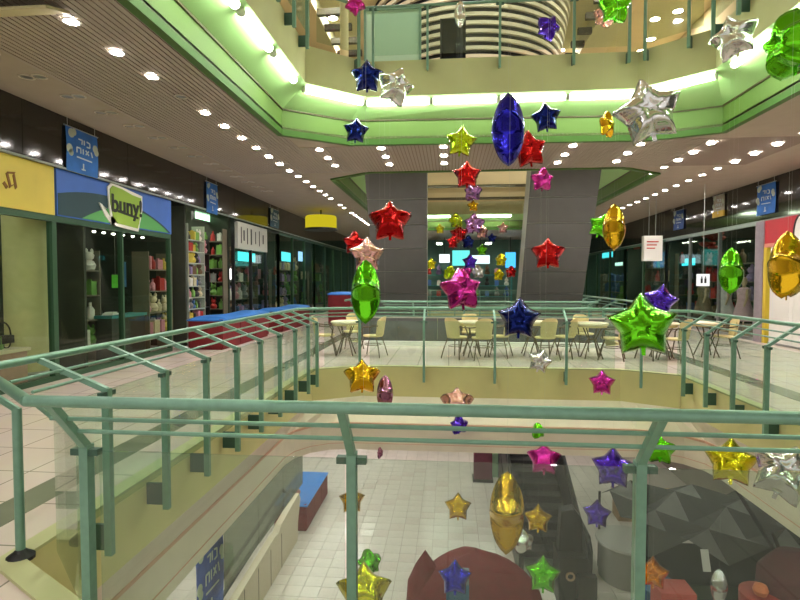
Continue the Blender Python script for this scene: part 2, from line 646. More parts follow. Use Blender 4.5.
for i, (xx, yy) in enumerate(spots):
    d = proto if i == 0 else copy_tree(proto)
    d.location = (xx, yy, CZ - 0.02 if (xx < 0 and yy < 13.2) or 10.6 < yy < 13.2 else CZ - 0.002)
    if xx == -3.9:
        d['label'] = 'lit round downlight in the long row above the left walkway'
        d['group'] = 'downlights over the left walkway'
    elif xx > 6:
        d['label'] = 'lit round downlight in the long row above the right walkway'
        d['group'] = 'downlights over the right walkway'
    elif xx == 5.1:
        d['label'] = 'lit round downlight in the short inner row right of the bridge'
        d['group'] = 'downlights right of the bridge'
    elif yy > 10 and yy < 14:
        d['label'] = 'lit round downlight in the slatted ceiling above the bridge tables'
        d['group'] = 'downlights over the bridge'
    elif yy > 20:
        d['label'] = 'small distant downlight at the far end of the mall'
        d['group'] = 'downlights at the far end'
    else:
        d['label'] = 'lit round downlight in the ceiling near the front railing'
        d['group'] = 'downlights above the near walkway'
ORD = ['nearest', 'second', 'third', 'fourth', 'fifth', 'sixth', 'seventh', 'eighth', 'ninth', 'tenth', 'eleventh', 'twelfth', 'thirteenth', 'fourteenth', 'fifteenth', 'sixteenth',
       'seventeenth', 'eighteenth', 'nineteenth', 'twentieth', 'twenty first', 'twenty second', 'twenty third', 'twenty fourth', 'twenty fifth', 'twenty sixth', 'twenty seventh', 'twenty eighth']
for gname, phrase, ymin in (('downlights over the left walkway', 'lit downlight in the row above the left walkway', 5.2), ('downlights over the right walkway', 'lit downlight in the row above the right walkway', 10.3),
                            ('downlights right of the bridge', 'lit downlight in the short inner row right of the bridge', 10)):
    row = sorted((o for o in COL.objects if o.get('group') == gname and o.location.y > ymin), key=lambda o: o.location.y)
    for i, o in enumerate(row):
        o['label'] = '%s %s, counted from the front' % (ORD[i], phrase)
row = sorted((o for o in COL.objects if o.get('group') == 'downlights over the bridge'), key=lambda o: (round((o.location.y - 10.8) / 0.755 - 0.1), o.location.x))
cnt = {}
for o in row:
    r_ = round((o.location.y - 10.8) / 0.755 - 0.1)
    cnt[r_] = cnt.get(r_, 0) + 1
    o['label'] = '%s from the left in the %s row of downlights above the bridge tables' % (('first',) + tuple(ORD[1:]))[0:0] if False else '%s downlight from the left in the %s row above the bridge' % ((['first'] + ORD[1:])[cnt[r_] - 1], ('front', 'middle', 'back')[max(0, min(2, r_))])
poff = make_downlight(CZ - 0.002, 0.075, False)
tag(poff, 'unlit twin downlight in the outer row of the left ceiling', 'downlight', 'unlit downlights over the left walkway')
offs = [(-5.45, 6.2 + 0.755 * k) for k in range(14)] + [(-5.25 + 0.0, 7.0)]
first = True
for k in range(14):
    for dx in (-0.09, 0.09):
        d = poff if first else copy_tree(poff)
        first = False
        d.location = (-5.5 + dx, 5.9 + 0.755 * k, CZ - 0.002)
        d['label'] = '%s lamp of the %s unlit twin downlight in the outer left ceiling row' % ('left' if dx < 0 else 'right', ORD[k])
d = copy_tree(poff)
d.location = (-3.9, 5.25 + 0.755 * 3, CZ - 0.02)
d['label'] = 'single unlit dark downlight in the lit row over the left walkway'
del d['group']
hp = [at(px, py, z=CZ) for px, py in ((4, -6), (62, -6), (60, 12), (22, 13))]
t = thing('ceiling_hatch', 'open access hatch with a pale flap in the ceiling at upper left', 'hatch', (hp[0].x, hp[0].y, CZ - 0.2))
hx0, hx1, hy0, hy1 = -4.75, -3.75, 4.0, 4.75
MB().box((hx0, hy0, CZ - 0.03), (hx1, hy1, CZ - 0.016)).build('opening_shade', mat('hatch_shade', (40, 34, 28), rough=0.9), t)  # flat dark plate paints in the shade inside the hatch
MB().obox(((hx0 + hx1) / 2, hy1 + 0.12, CZ - 0.1), ((hx1 - hx0) / 2, 0, 0), (0, 0.16, 0.05), (0, -0.004, 0.012)).build('flap', mat('hatch_flap', (206, 196, 150), rough=0.6), t)
# lower storey downlights
lproto = make_downlight(-1.382, 0.075)
k = 0
for yy in (5, 8, 11.2, 13, 15.5, 18, 20.5, 23):
    for xx in (-5.6, -4.6, -3.6, -1.6, 0.4, 2.4, 5.2, 7.0):
        if (-3.3 < xx < 4.6) and not (9.9 < yy < 13.6):
            continue
        if xx > 4 and yy > 9 and yy not in (13, 18, 23):
            continue
        d = lproto if k == 0 else copy_tree(lproto)
        k += 1
        d.location = (xx, yy, -1.382)
        tag(d, 'round downlight in the ceiling of the lower storey', 'downlight', 'lower storey downlights')
# upper storey downlights
uproto = make_downlight(RZ - 0.002, 0.14)
k = 0
for xx, yy in [tuple(at(px, py, z=RZ)[:2]) for px, py in ((678, 11), (655, 19), (651, 39), (641, 51), (333, 18))] + \
        [(-5, 4), (-5, 9), (-5, 14), (-5, 24), (7, 4), (7, 9), (7, 13), (7.4, 24), (-1, 31), (3, 31), (0, 25.5), (3, 25), (0.6, 12), (3, 12.2), (-1.6, 12), (-3.6, 16), (-3.6, 19.5), (4.4, 16.2), (4.2, 21), (-0.5, 14), (2, 14)]:  # some of these roof downlights are added to brighten the upper storey
    d = uproto if k == 0 else copy_tree(uproto)
    k += 1
    d.location = (xx, yy, RZ - 0.002)
    tag(d, 'large round downlight among the seen and added ones in the upper storey roof', 'downlight', 'upper storey downlights')


# ------------------------------------------------------------------ railings
def railing(label, P, i, posts, z=0.0, off_in=0.15, off_out=0.24, name='glass_railing', brk=True, ends=(0.06, 0.06), pline=None, hline=None, zt=0.91):
    """railing along side i of an outline: posts stand off the fascia, arms carry the handrail back over the floor"""
    n = len(P)
    pline = pline or offset_poly(P, -off_in)
    hline = hline or offset_poly(P, off_out)
    I, J = Vector(pline[i]), Vector(pline[(i + 1) % n])
    A, B = Vector(hline[i]), Vector(hline[(i + 1) % n])
    a, b = Vector(P[i]), Vector(P[(i + 1) % n])
    e = (J - I).normalized()
    out = Vector((e.y, -e.x))
    din = (a - I).dot(out)
    dout = ((A + B) / 2 - (I + J) / 2).dot(out)
    t = thing(name, label, 'railing', ((a.x + b.x) / 2, (a.y + b.y) / 2, z - 0.27))
    e3 = Vector((e.x, e.y, 0)); o3 = Vector((out.x, out.y, 0)); u3 = Vector((0, 0, 1))
    zt, zh = z + zt, z + 1.11
    MB().tube([(A.x, A.y, zh), (B.x, B.y, zh)], 0.027, 12).build('handrail', M_GREEN, t, True)
    for k in (0.33, 0.62):
        p = I.lerp(A, k); q = J.lerp(B, k)
        zz = zt + (zh - zt) * k
        MB().tube([(p.x, p.y, zz), (q.x, q.y, zz)], 0.0105, 8).build('mid_rail', M_GREEN, t, True)
    pos = []
    for v in posts:
        # v: distance along the post line
        pos.append(v)
        c = I + e * v
        C = Vector((c.x, c.y, 0))
        zb = z - 0.25
        po = MB().obox(C + u3 * ((zt + zb) / 2), e3 * 0.022, o3 * 0.026, u3 * ((zt - zb) / 2)).build('post', M_GREEN, t)
        top = C + u3 * (zt - 0.012)
        end = C + o3 * dout + u3 * (zh - 0.012)
        ax = (end - top)
        up = ax.normalized().cross(e3)
        MB().obox((top + end) / 2, ax * 0.5, e3 * 0.018, up * 0.018).build('arm', M_GREEN, po)
        if brk:
            MB().obox(C + o3 * (din / 2) + u3 * (z - 0.125), o3 * (din / 2), e3 * 0.012, u3 * 0.09).build('bracket', M_BRACKET, po)
        MB().obox(C + u3 * (zt - 0.035), e3 * 0.07, o3 * 0.02, u3 * 0.016).build('glass_clamp', M_BRACKET, po)
    L = (J - I).length
    edges = sorted([ends[0]] + pos + [L - ends[1]])
    for k in range(len(edges) - 1):
        s0, s1 = edges[k] + 0.03, edges[k + 1] - 0.03
        if s1 - s0 < 0.12:
            continue
        c = I + e * ((s0 + s1) / 2) + out * 0.03
        MB().obox(Vector((c.x, c.y, (z + 0.05 + zt - 0.02) / 2)), e3 * ((s1 - s0) / 2), o3 * 0.006, u3 * ((zt - 0.07 - z) / 2)).build('glass_pane', M_GLASS, t)
    return t


PL1 = [(-2.33, 2.95), (-1.77, 2.42), (3.05, 2.42), (3.82, 2.95), (3.82, 9.4), (3.05, 9.79), (-1.55, 9.79), (-2.33, 9.4)]
HL1 = [(-2.83, 2.95), (-1.88, 2.19), (3.3, 2.19), (4.16, 2.75), (4.16, 9.55), (3.2, 10.1), (-1.75, 10.1), (-2.80, 9.6)]
# outline sides: 0 near-left cut, 1 near, 2 near-right cut, 3 right, 4 far-right cut, 5 far, 6 far-left cut, 7 left
def along(P, i, vals, axis):
    a = P[i]
    return [abs(v - a[axis]) for v in vals]


RL = 'green metal railing with glass panes '
K1 = dict(pline=PL1, hline=HL1)
railing(RL + 'in the foreground, before the photographer', O1, 1, along(PL1, 1, (-1.77, -0.45, 0.85, 2.15, 3.0), 0), zt=0.845, **K1)
railing(RL + 'cutting the near left corner of the void', O1, 0, [], brk=False, ends=(0.04, 0.02), zt=0.87, **K1)
railing(RL + 'across the near right corner of the void', O1, 2, [0.3], **K1)
railing(RL + 'running along the left walkway', O1, 7, along(PL1, 7, [3.40 + 0.745 * k for k in range(8)] + [9.2], 1), **K1)
railing(RL + 'running along the right walkway', O1, 3, along(PL1, 3, [9.0 - 0.755 * k for k in range(8)], 1), zt=0.87, **K1)
railing(RL + 'in front of the cafe tables on the bridge', O1, 5, along(PL1, 5, (2.12, 0.84, -0.46), 0), ends=(0.04, 0.04), **K1)
railing(RL + 'across the far right corner by the tables', O1, 4, [0.5], **K1)
railing(RL + 'across the far left corner by the tables', O1, 6, [0.12], **K1)
for p in ((-2.52, 2.86),):
    t = thing('floor_post', 'floor mounted green railing post with black foot at the near left corner', 'post', (p[0], p[1], 0))
    MB().tube([(p[0], p[1], 0.0), (p[0], p[1], 0.9)], 0.026, 10).build('shaft', M_GREEN, t, True)
    MB().lathe([(0.075, 0), (0.075, 0.02), (0.04, 0.045), (0.026, 0.06)], (p[0], p[1], 0), 14).build('foot', M_BLACK, t)
    MB().tube([(p[0], p[1], 0.89), (p[0] - 0.2, p[1] - 0.12, 1.1)], 0.02, 8).build('arm', M_GREEN, t, True)
railing(RL + 'behind the cafe tables, edging the escalator void', O2, 1, [0.7, 2.0, 3.3], brk=False)
railing(RL + 'on the left of the escalator void', O2, 7, [1.0 + 1.5 * k for k in range(9)], brk=False)
railing(RL + 'on the right of the escalator void', O2, 3, [1.0 + 1.5 * k for k in range(9)], brk=False)
railing(RL + 'on the far side of the escalator void', O2, 5, [0.6 + 1.3 * k for k in range(4)], brk=False)
# upper storey
railing(RL + 'on the upper storey above the bridge', F1, 5, [0.15, 1.1, 2.4, 3.7, 4.7], z=UZ)
railing(RL + 'on the upper storey, left side of the void', F1, 7, [0.35 + 0.75 * k for k in range(8)], z=UZ)
railing(RL + 'on the upper storey, right side of the void', F1, 3, [5.75 - 0.75 * k for k in range(8)], z=UZ)
railing(RL + 'on the upper storey across the far left corner', F1, 6, [0.2], z=UZ)
railing(RL + 'on the upper storey across the far right corner', F1, 4, [0.3, 1.0], z=UZ)

# low grey parapet behind the cafe
par = thing('parapet', 'low dark grey panelled parapet behind the cafe tables', 'parapet', (0.7, 13.52, 0.0))
for k in range(6):
    x0 = -2.35 + k * 1.03
    MB().box((x0 + 0.006, 13.47, 0.1), (x0 + 1.024, 13.52, 0.68)).build('panel', M_GREY, par)
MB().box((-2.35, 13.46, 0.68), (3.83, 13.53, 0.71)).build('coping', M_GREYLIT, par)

# ------------------------------------------------------------------ steep grey escalator bodies rising through the second void
def escalator_body(label, xt0, xt1, yt, xb0, xb1, yb, zb, thick):
    t = thing('escalator', label, 'escalator', ((xb0 + xb1) / 2, yb, zb))
    top = [Vector((xt0, yt, CZ + 1.3)), Vector((xt1, yt, CZ + 1.3))]
    # extend upwards past the ceiling along the same slope
    dz = CZ - zb
    ex = 0.7 / dz
    T0 = Vector((xt0 + (xt0 - xb0) * ex, yt + (yt - yb) * ex, CZ + 0.7)); T1 = Vector((xt1 + (xt1 - xb1) * ex, yt + (yt - yb) * ex, CZ + 0.7))
    B0 = Vector((xb0, yb, zb)); B1 = Vector((xb1, yb, zb))
    back = Vector((0, thick, 0.25))
    core = MB()
    vs = [T0, T1, B1, B0] + [p + back for p in (T0, T1, B1, B0)]
    core.add(vs, [(0, 1, 2, 3), (7, 6, 5, 4), (0, 4, 5, 1), (1, 5, 6, 2), (2, 6, 7, 3), (3, 7, 4, 0)])
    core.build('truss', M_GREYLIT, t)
    n = 10
    nrm = (B0 - T0).cross(T1 - T0).normalized()
    if nrm.y > 0:
        nrm = -nrm
    for k in range(n):
        a0 = T0.lerp(B0, k / n + 0.0012); a1 = T1.lerp(B1, k / n + 0.0012)
        b0 = T0.lerp(B0, (k + 1) / n - 0.0012); b1 = T1.lerp(B1, (k + 1) / n - 0.0012)
        q = [a0, a1, b1, b0]
        w = [p + nrm * 0.02 for p in q]
        MB().add(q + w, [(0, 3, 2, 1), (4, 5, 6, 7), (0, 1, 5, 4), (1, 2, 6, 5), (2, 3, 7, 6), (3, 0, 4, 7)]).build('panel', M_GREY, t)
    return t


def esc_pts(xa, xb, ya, yb_, pt0, pt1, Yt, Yb):
    pass


p0, p1 = at(365, 171, Y=13.75), at(427, 171, Y=13.75)
q0, q1 = at(375, 300, Y=15.4), at(427, 300, Y=15.4)
k = (q0.z + 1.25) / (CZ - q0.z)
escalator_body('steep grey panelled escalator underside left of the balloon string', p0.x, p1.x, 13.75, q0.x + (q0.x - p0.x) * k, q1.x + (q1.x - p1.x) * k, 15.4 + 1.65 * k, -1.25, 0.5)
p0, p1 = at(531, 171, Y=13.75), at(601, 171, Y=13.75)
q0, q1 = at(520, 300, Y=15.4), at(582, 300, Y=15.4)
escalator_body('leaning grey panelled escalator underside right of the balloon string', p0.x, p1.x, 13.75, q0.x + (q0.x - p0.x) * k, q1.x + (q1.x - p1.x) * k, 15.4 + 1.65 * k, -1.25, 0.7)

# ------------------------------------------------------------------ shop fronts
M_SHOPDARK = mat('shop_interior_dark', (62, 66, 54), rough=0.8, noise=0.2, scale=2)
M_SHOPOLIVE = mat('shop_interior_olive', (150, 146, 100), rough=0.8, noise=0.1, scale=1)
M_TEAL = mat('shop_teal', (70, 150, 150), rough=0.6, noise=0.15, scale=1.5)
# partitions and back walls of the shops
struct('wall_left', MB().box((XL - 4.4, YB, 0), (XL - 4.2, YE, CZ)), M_SHOPDARK, label='dark back wall of the left shops')
struct('wall_right', MB().box((XR + 4.2, YB, 0), (XR + 4.4, YE, CZ)), M_SHOPDARK, label='dark back wall of the right shops')
pt = 0
for yy in (9.05, 12.75, 15.4, 19.6, 25.0):
    struct('wall_partition_%d' % pt, MB().box((XL - 4.2, yy - 0.03, 0), (XL - 0.12, yy + 0.03, CZ)), M_SHOPOLIVE if yy < 9 else M_SHOPDARK)
    pt += 1
for yy in (10.6, 15.15, 21.2, 26.0):
    struct('wall_partition_%d' % pt, MB().box((XR + 0.12, yy - 0.03, 0), (XR + 4.2, yy + 0.03, CZ)), M_SHOPDARK)
    pt += 1
# glossy dark bulkheads above the shops, panel by panel
bl = struct('wall_bulkhead_left', MB().box((-6.9, YB, 3.5), (-6.33, YE, CZ)), M_DARKGLASS, label='glossy dark bulkhead above the left shops')
br = struct('wall_bulkhead_right', MB().box((8.43, YB, 3.26), (9.0, YE, CZ)), M_DARKGLASS, label='glossy dark bulkhead above the right shops')
yy = YB
while yy < YE - 2:
    MB().box((-6.33, yy + 0.004, 3.5), (-6.31, yy + 2.596, CZ - 0.03)).build('bulkhead_panel', M_DARKGLASS, bl)
    MB().box((8.41, yy + 0.004, 3.26), (8.43, yy + 2.596, CZ - 0.03)).build('bulkhead_panel', M_DARKGLASS, br)
    yy += 2.6
MB().box((-6.33, YB, 3.47), (-6.28, YE, 3.5)).build('edge_strip', mat('sign_edge_pale', (150, 160, 150), rough=0.4), bl)
MB().box((8.38, YB, 3.2), (8.43, YE, 3.26)).build('edge_strip', mat('sign_edge_pale', (150, 160, 150), rough=0.4), br)
# far end wall
struct('wall_far', MB().box((XL - 4.4, YE - 0.2, 0), (XR + 4.4, YE, CZ)), mat('end_wall', (86, 120, 110), rough=0.7, noise=0.2, scale=0.8), label='greenish shop wall at the far end of the mall')

WN = [0]


def shop_window(side, y0, y1, z0, z1, nmul, frame=M_DGREEN, transom=None):
    """glazed shop front on the left (-1) or right (+1) plane, frame and panes"""
    WN[0] += 1
    xf = XL if side < 0 else XR
    fr = MB()
    w = 0.05
    for k in range(nmul + 1):
        y = y0 + (y1 - y0) * k / nmul
        fr.box((xf - w, y - w / 2, z0), (xf + w, y + w / 2, z1))
    fr.box((xf - w, y0, z0), (xf + w, y1, z0 + 0.08))
    fr.box((xf - w, y0, z1 - 0.08), (xf + w, y1, z1))
    win = struct('window_%d' % WN[0], fr, frame, label='framed glass shop front')
    for k in range(nmul):
        a = y0 + (y1 - y0) * k / nmul + w / 2; b = y0 + (y1 - y0) * (k + 1) / nmul - w / 2
        MB().box((xf - 0.006, a, z0 + 0.08), (xf + 0.006, b, z1 - 0.08)).build('pane', M_SHOPGLASS, win)
    return win


shop_window(-1, 3.0, 8.08, 0, 2.72, 3)
shop_window(-1, 8.13, 11.72, 0, 2.72, 2)
shop_window(-1, 15.4, 19.6, 0, 3.47, 3, M_BLACK)
shop_window(-1, 19.6, 25.0, 0, 3.47, 3)
shop_window(-1, 25.0, 35.5, 0, 3.47, 5)
shop_window(1, 15.2, 21.2, 0, 3.2, 3, M_STEEL)
shop_window(1, 21.2, 26.0, 0, 3.2, 2, M_DGREEN)
shop_window(1, 26.0, 35.5, 0, 3.2, 4, M_DGREEN)

# lamp panels added inside the shops to brighten their interiors
def shop_fill_lamp(x, y, st, rgb, label, w=0.3, l=1.2, z=3.9):
    t = thing('shop_fill_lamp', label, 'lamp', (x, y, z))
    MB().box((x - w / 2 - 0.03, y - l / 2 - 0.03, z), (x + w / 2 + 0.03, y + l / 2 + 0.03, z + 0.06)).build('housing', M_WHITE, t)
    MB().box((x - w / 2, y - l / 2, z - 0.012), (x + w / 2, y + l / 2, z)).build('diffuser', emit('shoplamp_%d' % int(st * 10), rgb, st), t)
    for d_ in (-l / 3, l / 3):
        MB().tube([(x, y + d_, z + 0.06), (x, y + d_, CZ)], 0.006, 5).build('rod', M_STEEL, t)


for x_, y_, st_, w_ in ((-8.3, 6.4, 20, 'yellow sign shop'), (-8.4, 10.4, 9, 'blue sign shop'), (-7.6, 13.7, 30, 'open rack shop'), (-8.0, 17.5, 30, 'white letter sign shop'), (-8.0, 22.3, 40, 'second glass shop'), (-8.0, 28.0, 40, 'furthest left shop'),
                        (9.6, 13.0, 30, 'red sign shop'), (10.0, 18.0, 22, 'dark right shop'), (9.8, 23.5, 34, 'shop beyond the white box sign'), (9.8, 29.5, 40, 'furthest right shop')):
    shop_fill_lamp(x_, y_, st_, (240, 250, 225), 'added flat fill lamp inside the ' + w_)

for x_ in (-0.6, 2.4):  # two lamps added to lighten the far end wall and goods
    shop_fill_lamp(x_, 33.0, 30, (215, 255, 245), ('left' if x_ < 0 else 'right') + ' one of two added fill lamps above the far end display')
# shop signs
sg = thing('shop_sign', 'plain yellow shop sign panel at the left edge', 'sign', (-6.42, 5.6, 2.7))
MB().box((-6.52, 3.0, 2.7), (-6.36, 8.08, 3.47)).build('panel', mat('sign_yellow', (222, 200, 84), rough=0.5, noise=0.06, scale=2), sg)
gl = MB()
for (a, b, c, d) in ((7.16, 3.2, 7.2, 3.0), (7.2, 3.0, 7.28, 3.06), (7.28, 3.2, 7.3, 3.0), (7.16, 3.2, 7.28, 3.22), (7.1, 3.05, 7.14, 2.98)):
    gl.obox(Vector((-6.355, (a + c) / 2, (b + d) / 2)), Vector((0.004, 0, 0)), Vector((0, (c - a) / 2 + 0.01, (d - b) / 2)), Vector((0, 0.018, 0.018)))
sg.location.y -= 0.0
gl.build('lettering', mat('sign_brown', (130, 88, 30), rough=0.6), sg)['kind'] = 'stuff'

sg = thing('shop_sign', 'blue shop sign with green hills and a lime flag logo', 'sign', (-6.42, 10.06, 2.7))
Ms = Matrix(((0, -1, 0, -6.36), (1, 0, 0, 0), (0, 0, 1, 0), (0, 0, 0, 1)))   # local (x,y,z) -> world (X=-6.36-y, Y=x, z)


def signpoly(poly, m, name, proud, thick=0.012):
    M2 = Ms.copy()
    M2[0][3] = -6.36 + proud
    return MB().prism(poly, M2, thick).build(name, m, sg)


MB().box((-6.52, 8.28, 2.7), (-6.36, 11.85, 3.47)).build('panel', mat('sign_blue', (60, 108, 196), rough=0.5, noise=0.08, scale=2), sg)
hill1 = [(8.3, 2.72)] + [(8.3 + 3.5 * k / 16, 2.72 + 0.5 * math.sin(PI * (0.22 + 0.78 * k / 16)) ** 0.8) for k in range(17)] + [(11.8, 2.72)]
signpoly(hill1, mat('sign_dark_hill', (34, 66, 74), rough=0.6), 'dark_hill', 0.006, 0.01)
hill2 = [(8.85, 2.72)] + [(8.85 + 2.85 * k / 16, 2.72 + 0.36 * math.sin(PI * k / 16) ** 0.9) for k in range(17)] + [(11.7, 2.72)]
signpoly(hill2, mat('sign_green_hill', (92, 168, 92), rough=0.6), 'green_hill', 0.012, 0.01)
flag = [(9.6, 3.36), (9.68, 3.43), (9.98, 3.41), (10.3, 3.35), (10.6, 3.33), (10.6, 3.1), (10.52, 2.82), (10.46, 2.7), (9.8, 2.74), (9.68, 2.86), (9.6, 3.1)]
signpoly([(9.54, 3.38), (9.66, 3.49), (10.66, 3.38), (10.65, 3.08), (10.5, 2.64), (9.76, 2.68), (9.6, 2.84), (9.38, 3.04), (9.3, 3.06), (9.46, 2.84), (9.64, 2.7), (9.58, 3.0)], M_WHITE, 'flag_border', 0.03, 0.02)
signpoly(flag, mat('sign_lime', (150, 184, 66), rough=0.6), 'flag', 0.04, 0.02)
text_obj('lettering', 'buny!', 0.46, mat('ink_dark', (30, 36, 20), rough=0.6), sg, (-6.313, 10.12, 3.09), (PI / 2, 0, PI / 2), 0.004, 0.0)
MB().obox(Vector((-6.315, 10.15, 2.94)), (0.004, 0, 0), (0, 0.33, -0.03), (0, 0.003, 0.022)).build('underline', MATS['ink_dark'], sg)
# beam and little lamps under the blue sign
sg.location.y -= 0.15
bm_ = struct('trim_20', MB().box((-6.5, 3.0, 2.6), (-6.38, 11.7, 2.7)), M_DGREEN, label='green beam under the shop signs')
M_SPOT = emit('tiny_lamp', (255, 250, 235), 16)
sp = None
for k in range(6):
    p = at(94 + k * 9.7, 231 + k * 1.2, X=-6.75)
    t = thing('spot_lamp', '%s tiny spot lamp from the left inside the window below the blue sign' % (['first'] + ORD[1:])[k], 'lamp', (p.x, p.y, p.z), 'spot lamps behind the blue sign')
    MB().lathe([(0, -0.03), (0.028, -0.025), (0.03, 0.0), (0, 0.0)], tuple(p), 10).build('bulb', M_SPOT, t)
    MB().tube([tuple(p), (p.x, p.y, 3.5)], 0.008, 6).build('stem', M_BLACK, t)

# white letter sign (bay 4 left)
sg = thing('shop_sign', 'white shop sign with dark vertical lettering on the left walkway', 'sign', (-6.42, 16.8, 2.75))
MB().box((-6.52, 15.5, 2.62), (-6.34, 18.1, 3.42)).build('panel', mat('sign_white', (214, 214, 204), rough=0.5), sg)
le = MB()
for k, (dy, w_, h_) in enumerate(((15.75, 0.05, 0.5), (15.95, 0.08, 0.32), (16.25, 0.05, 0.5), (16.55, 0.09, 0.5), (16.95, 0.05, 0.4), (17.3, 0.05, 0.5), (17.65, 0.08, 0.3))):
    le.box((-6.34, dy, 2.78 + (0.5 - h_) * 0.5), (-6.33, dy + w_, 2.78 + 0.25 + h_ * 0.5))
le.build('lettering', M_BLACK, sg)['kind'] = 'stuff'


# glowing signs along the walkways
def glow_sign(px0, px1, py0, py1, side, x, rgb, st, label, m=None):
    a = at(px0, (py0 + py1) / 2, X=x); b = at(px1, (py0 + py1) / 2, X=x)
    zt = at((px0 + px1) / 2, py0, X=x).z; zb = at((px0 + px1) / 2, py1, X=x).z
    t = thing('lit_sign', label, 'sign', (x, (a.y + b.y) / 2, zb))
    y0, y1 = sorted((a.y, b.y))
    MB().box((x - 0.05, y0, zb), (x + 0.05, y1, zt)).build('housing', M_BLACK, t)
    xx = x + (0.056 if side < 0 else -0.056)
    MB().box((min(xx, x), y0 + 0.03, zb + 0.02), (max(xx, x), y1 - 0.03, zt - 0.02)).build('face', emit('glow_%d_%d_%d_%d' % (*rgb, int(st * 10)), rgb, st), t)
    MB().tube([(x, (y0 + y1) / 2, zt), (x, (y0 + y1) / 2, CZ)], 0.012, 6).build('hanger', M_BLACK, t)
    return t


glow_sign(172, 183, 214, 222, -1, -7.2, (190, 255, 200), 2.2, 'pale green lit panel in the shop right of the blue sign')
glow_sign(193, 211, 213, 221, -1, -7.2, (190, 255, 200), 2.2, 'wider pale green lit panel in the rack shop')
glow_sign(155, 170, 250, 258, -1, -7.6, (255, 80, 70), 1.6, 'red lit panel behind the end of the blue sign shop')
glow_sign(171, 180, 254, 280, -1, -7.2, (225, 235, 255), 1.6, 'tall white lit panel beside the merchandise rack')
glow_sign(224, 232, 268, 280, -1, -7.0, (255, 255, 255), 1.8, 'small white lit panel below the white letter sign')
glow_sign(236, 254, 252, 262, -1, -7.0, (70, 225, 230), 1.7, 'cyan lit strip below the white letter sign')
glow_sign(280, 291, 252, 262, -1, -7.0, (90, 225, 240), 1.7, 'cyan lit strip further along the left shops')
glow_sign(297, 309, 252, 262, -1, -7.0, (150, 200, 255), 1.8, 'pale blue lit strip furthest along the left shops')
glow_sign(682, 697, 258, 266, 1, 8.9, (60, 215, 235), 1.6, 'cyan lamp panel inside the dark right shop')
glow_sign(603, 614, 250, 258, 1, 8.9, (80, 220, 235), 1.6, 'cyan lit panel at the far right shops')
glow_sign(616, 624, 262, 266, 1, 8.8, (200, 255, 240), 1.4, 'pale lit shelf edge at the far right shops')
# yellow lit box
yc = at(321, 222, Y=20.2)
t = thing('lit_sign', 'round yellow lit canopy sign at the end of the left walkway', 'sign', (yc.x, 20.2, yc.z - 0.3))
zz0, zz1 = at(321, 229, Y=20.2).z, at(321, 216, Y=20.2).z
MB().lathe([(0.0, zz0), (0.56, zz0), (0.6, zz0 + 0.06), (0.6, zz1 - 0.05), (0.56, zz1), (0, zz1)], (yc.x, 20.2, 0), 24).build('drum', emit('glow_yellow', (226, 208, 40), 0.5), t, True)
MB().lathe([(0.6, zz0 - 0.05), (0.63, zz0 - 0.05), (0.63, zz0 + 0.02), (0.6, zz0 + 0.02)], (yc.x, 20.2, 0), 24).build('rim', M_BLACK, t)
MB().tube([(yc.x, 20.2, zz1), (yc.x, 20.2, CZ)], 0.03, 8).build('hanger', M_BLACK, t)

# right hand shop signs
sg = thing('shop_sign', 'red shop sign with a round badge at the right edge', 'sign', (8.36, 13.0, 2.55))
MB().box((8.26, 10.8, 2.6), (8.42, 15.0, 3.2)).build('panel', mat('sign_red', (196, 52, 62), rough=0.5, noise=0.05, scale=2), sg)
MB().box((8.25, 10.8, 2.5), (8.40, 15.0, 2.6)).build('lower_band', mat('sign_red_pale', (226, 150, 130), rough=0.5), sg)
cy_, cz_ = at(801, 236, X=8.24).y, 2.78
rg = MB().tube([(8.245, cy_ + 0.26 * math.cos(2 * PI * k / 24), cz_ + 0.42 * math.sin(2 * PI * k / 24)) for k in range(24)], 0.03, 6, True)
rg.build('badge_rim', M_BLACK, sg)
MB().prism([(0.25 * math.cos(2 * PI * k / 24), 0.41 * math.sin(2 * PI * k / 24)) for k in range(24)], Matrix(((0, -1, 0, 8.258), (1, 0, 0, cy_), (0, 0, 1, cz_), (0, 0, 0, 1))), 0.02).build('badge', M_WHITE, sg)
wp = thing('white_hoarding', 'large white panel below the red shop sign', 'panel', (8.36, 12.7, 0.0))
for k in range(4):
    y0 = 10.8 + k * 0.95
    MB().box((8.3, y0 + 0.005, 0.05), (8.36, y0 + 0.945, 2.5)).build('panel', M_WHITE, wp)
MB().box((8.28, 10.8, 0.0), (8.38, 14.6, 0.05)).build('plinth', M_STEEL, wp)
tr = thing('frame_post', 'yellow and grey post beside the white panel', 'post', (8.3, 14.85, 0))
MB().box((8.24, 14.68, 0), (8.36, 14.8, 2.5)).build('yellow_strip', mat('post_yellow', (216, 190, 60), rough=0.5), tr)
MB().box((8.22, 14.8, 0), (8.4, 15.15, 3.2)).build('grey_column', mat('post_grey', (150, 138, 146), rough=0.5, noise=0.08), tr)
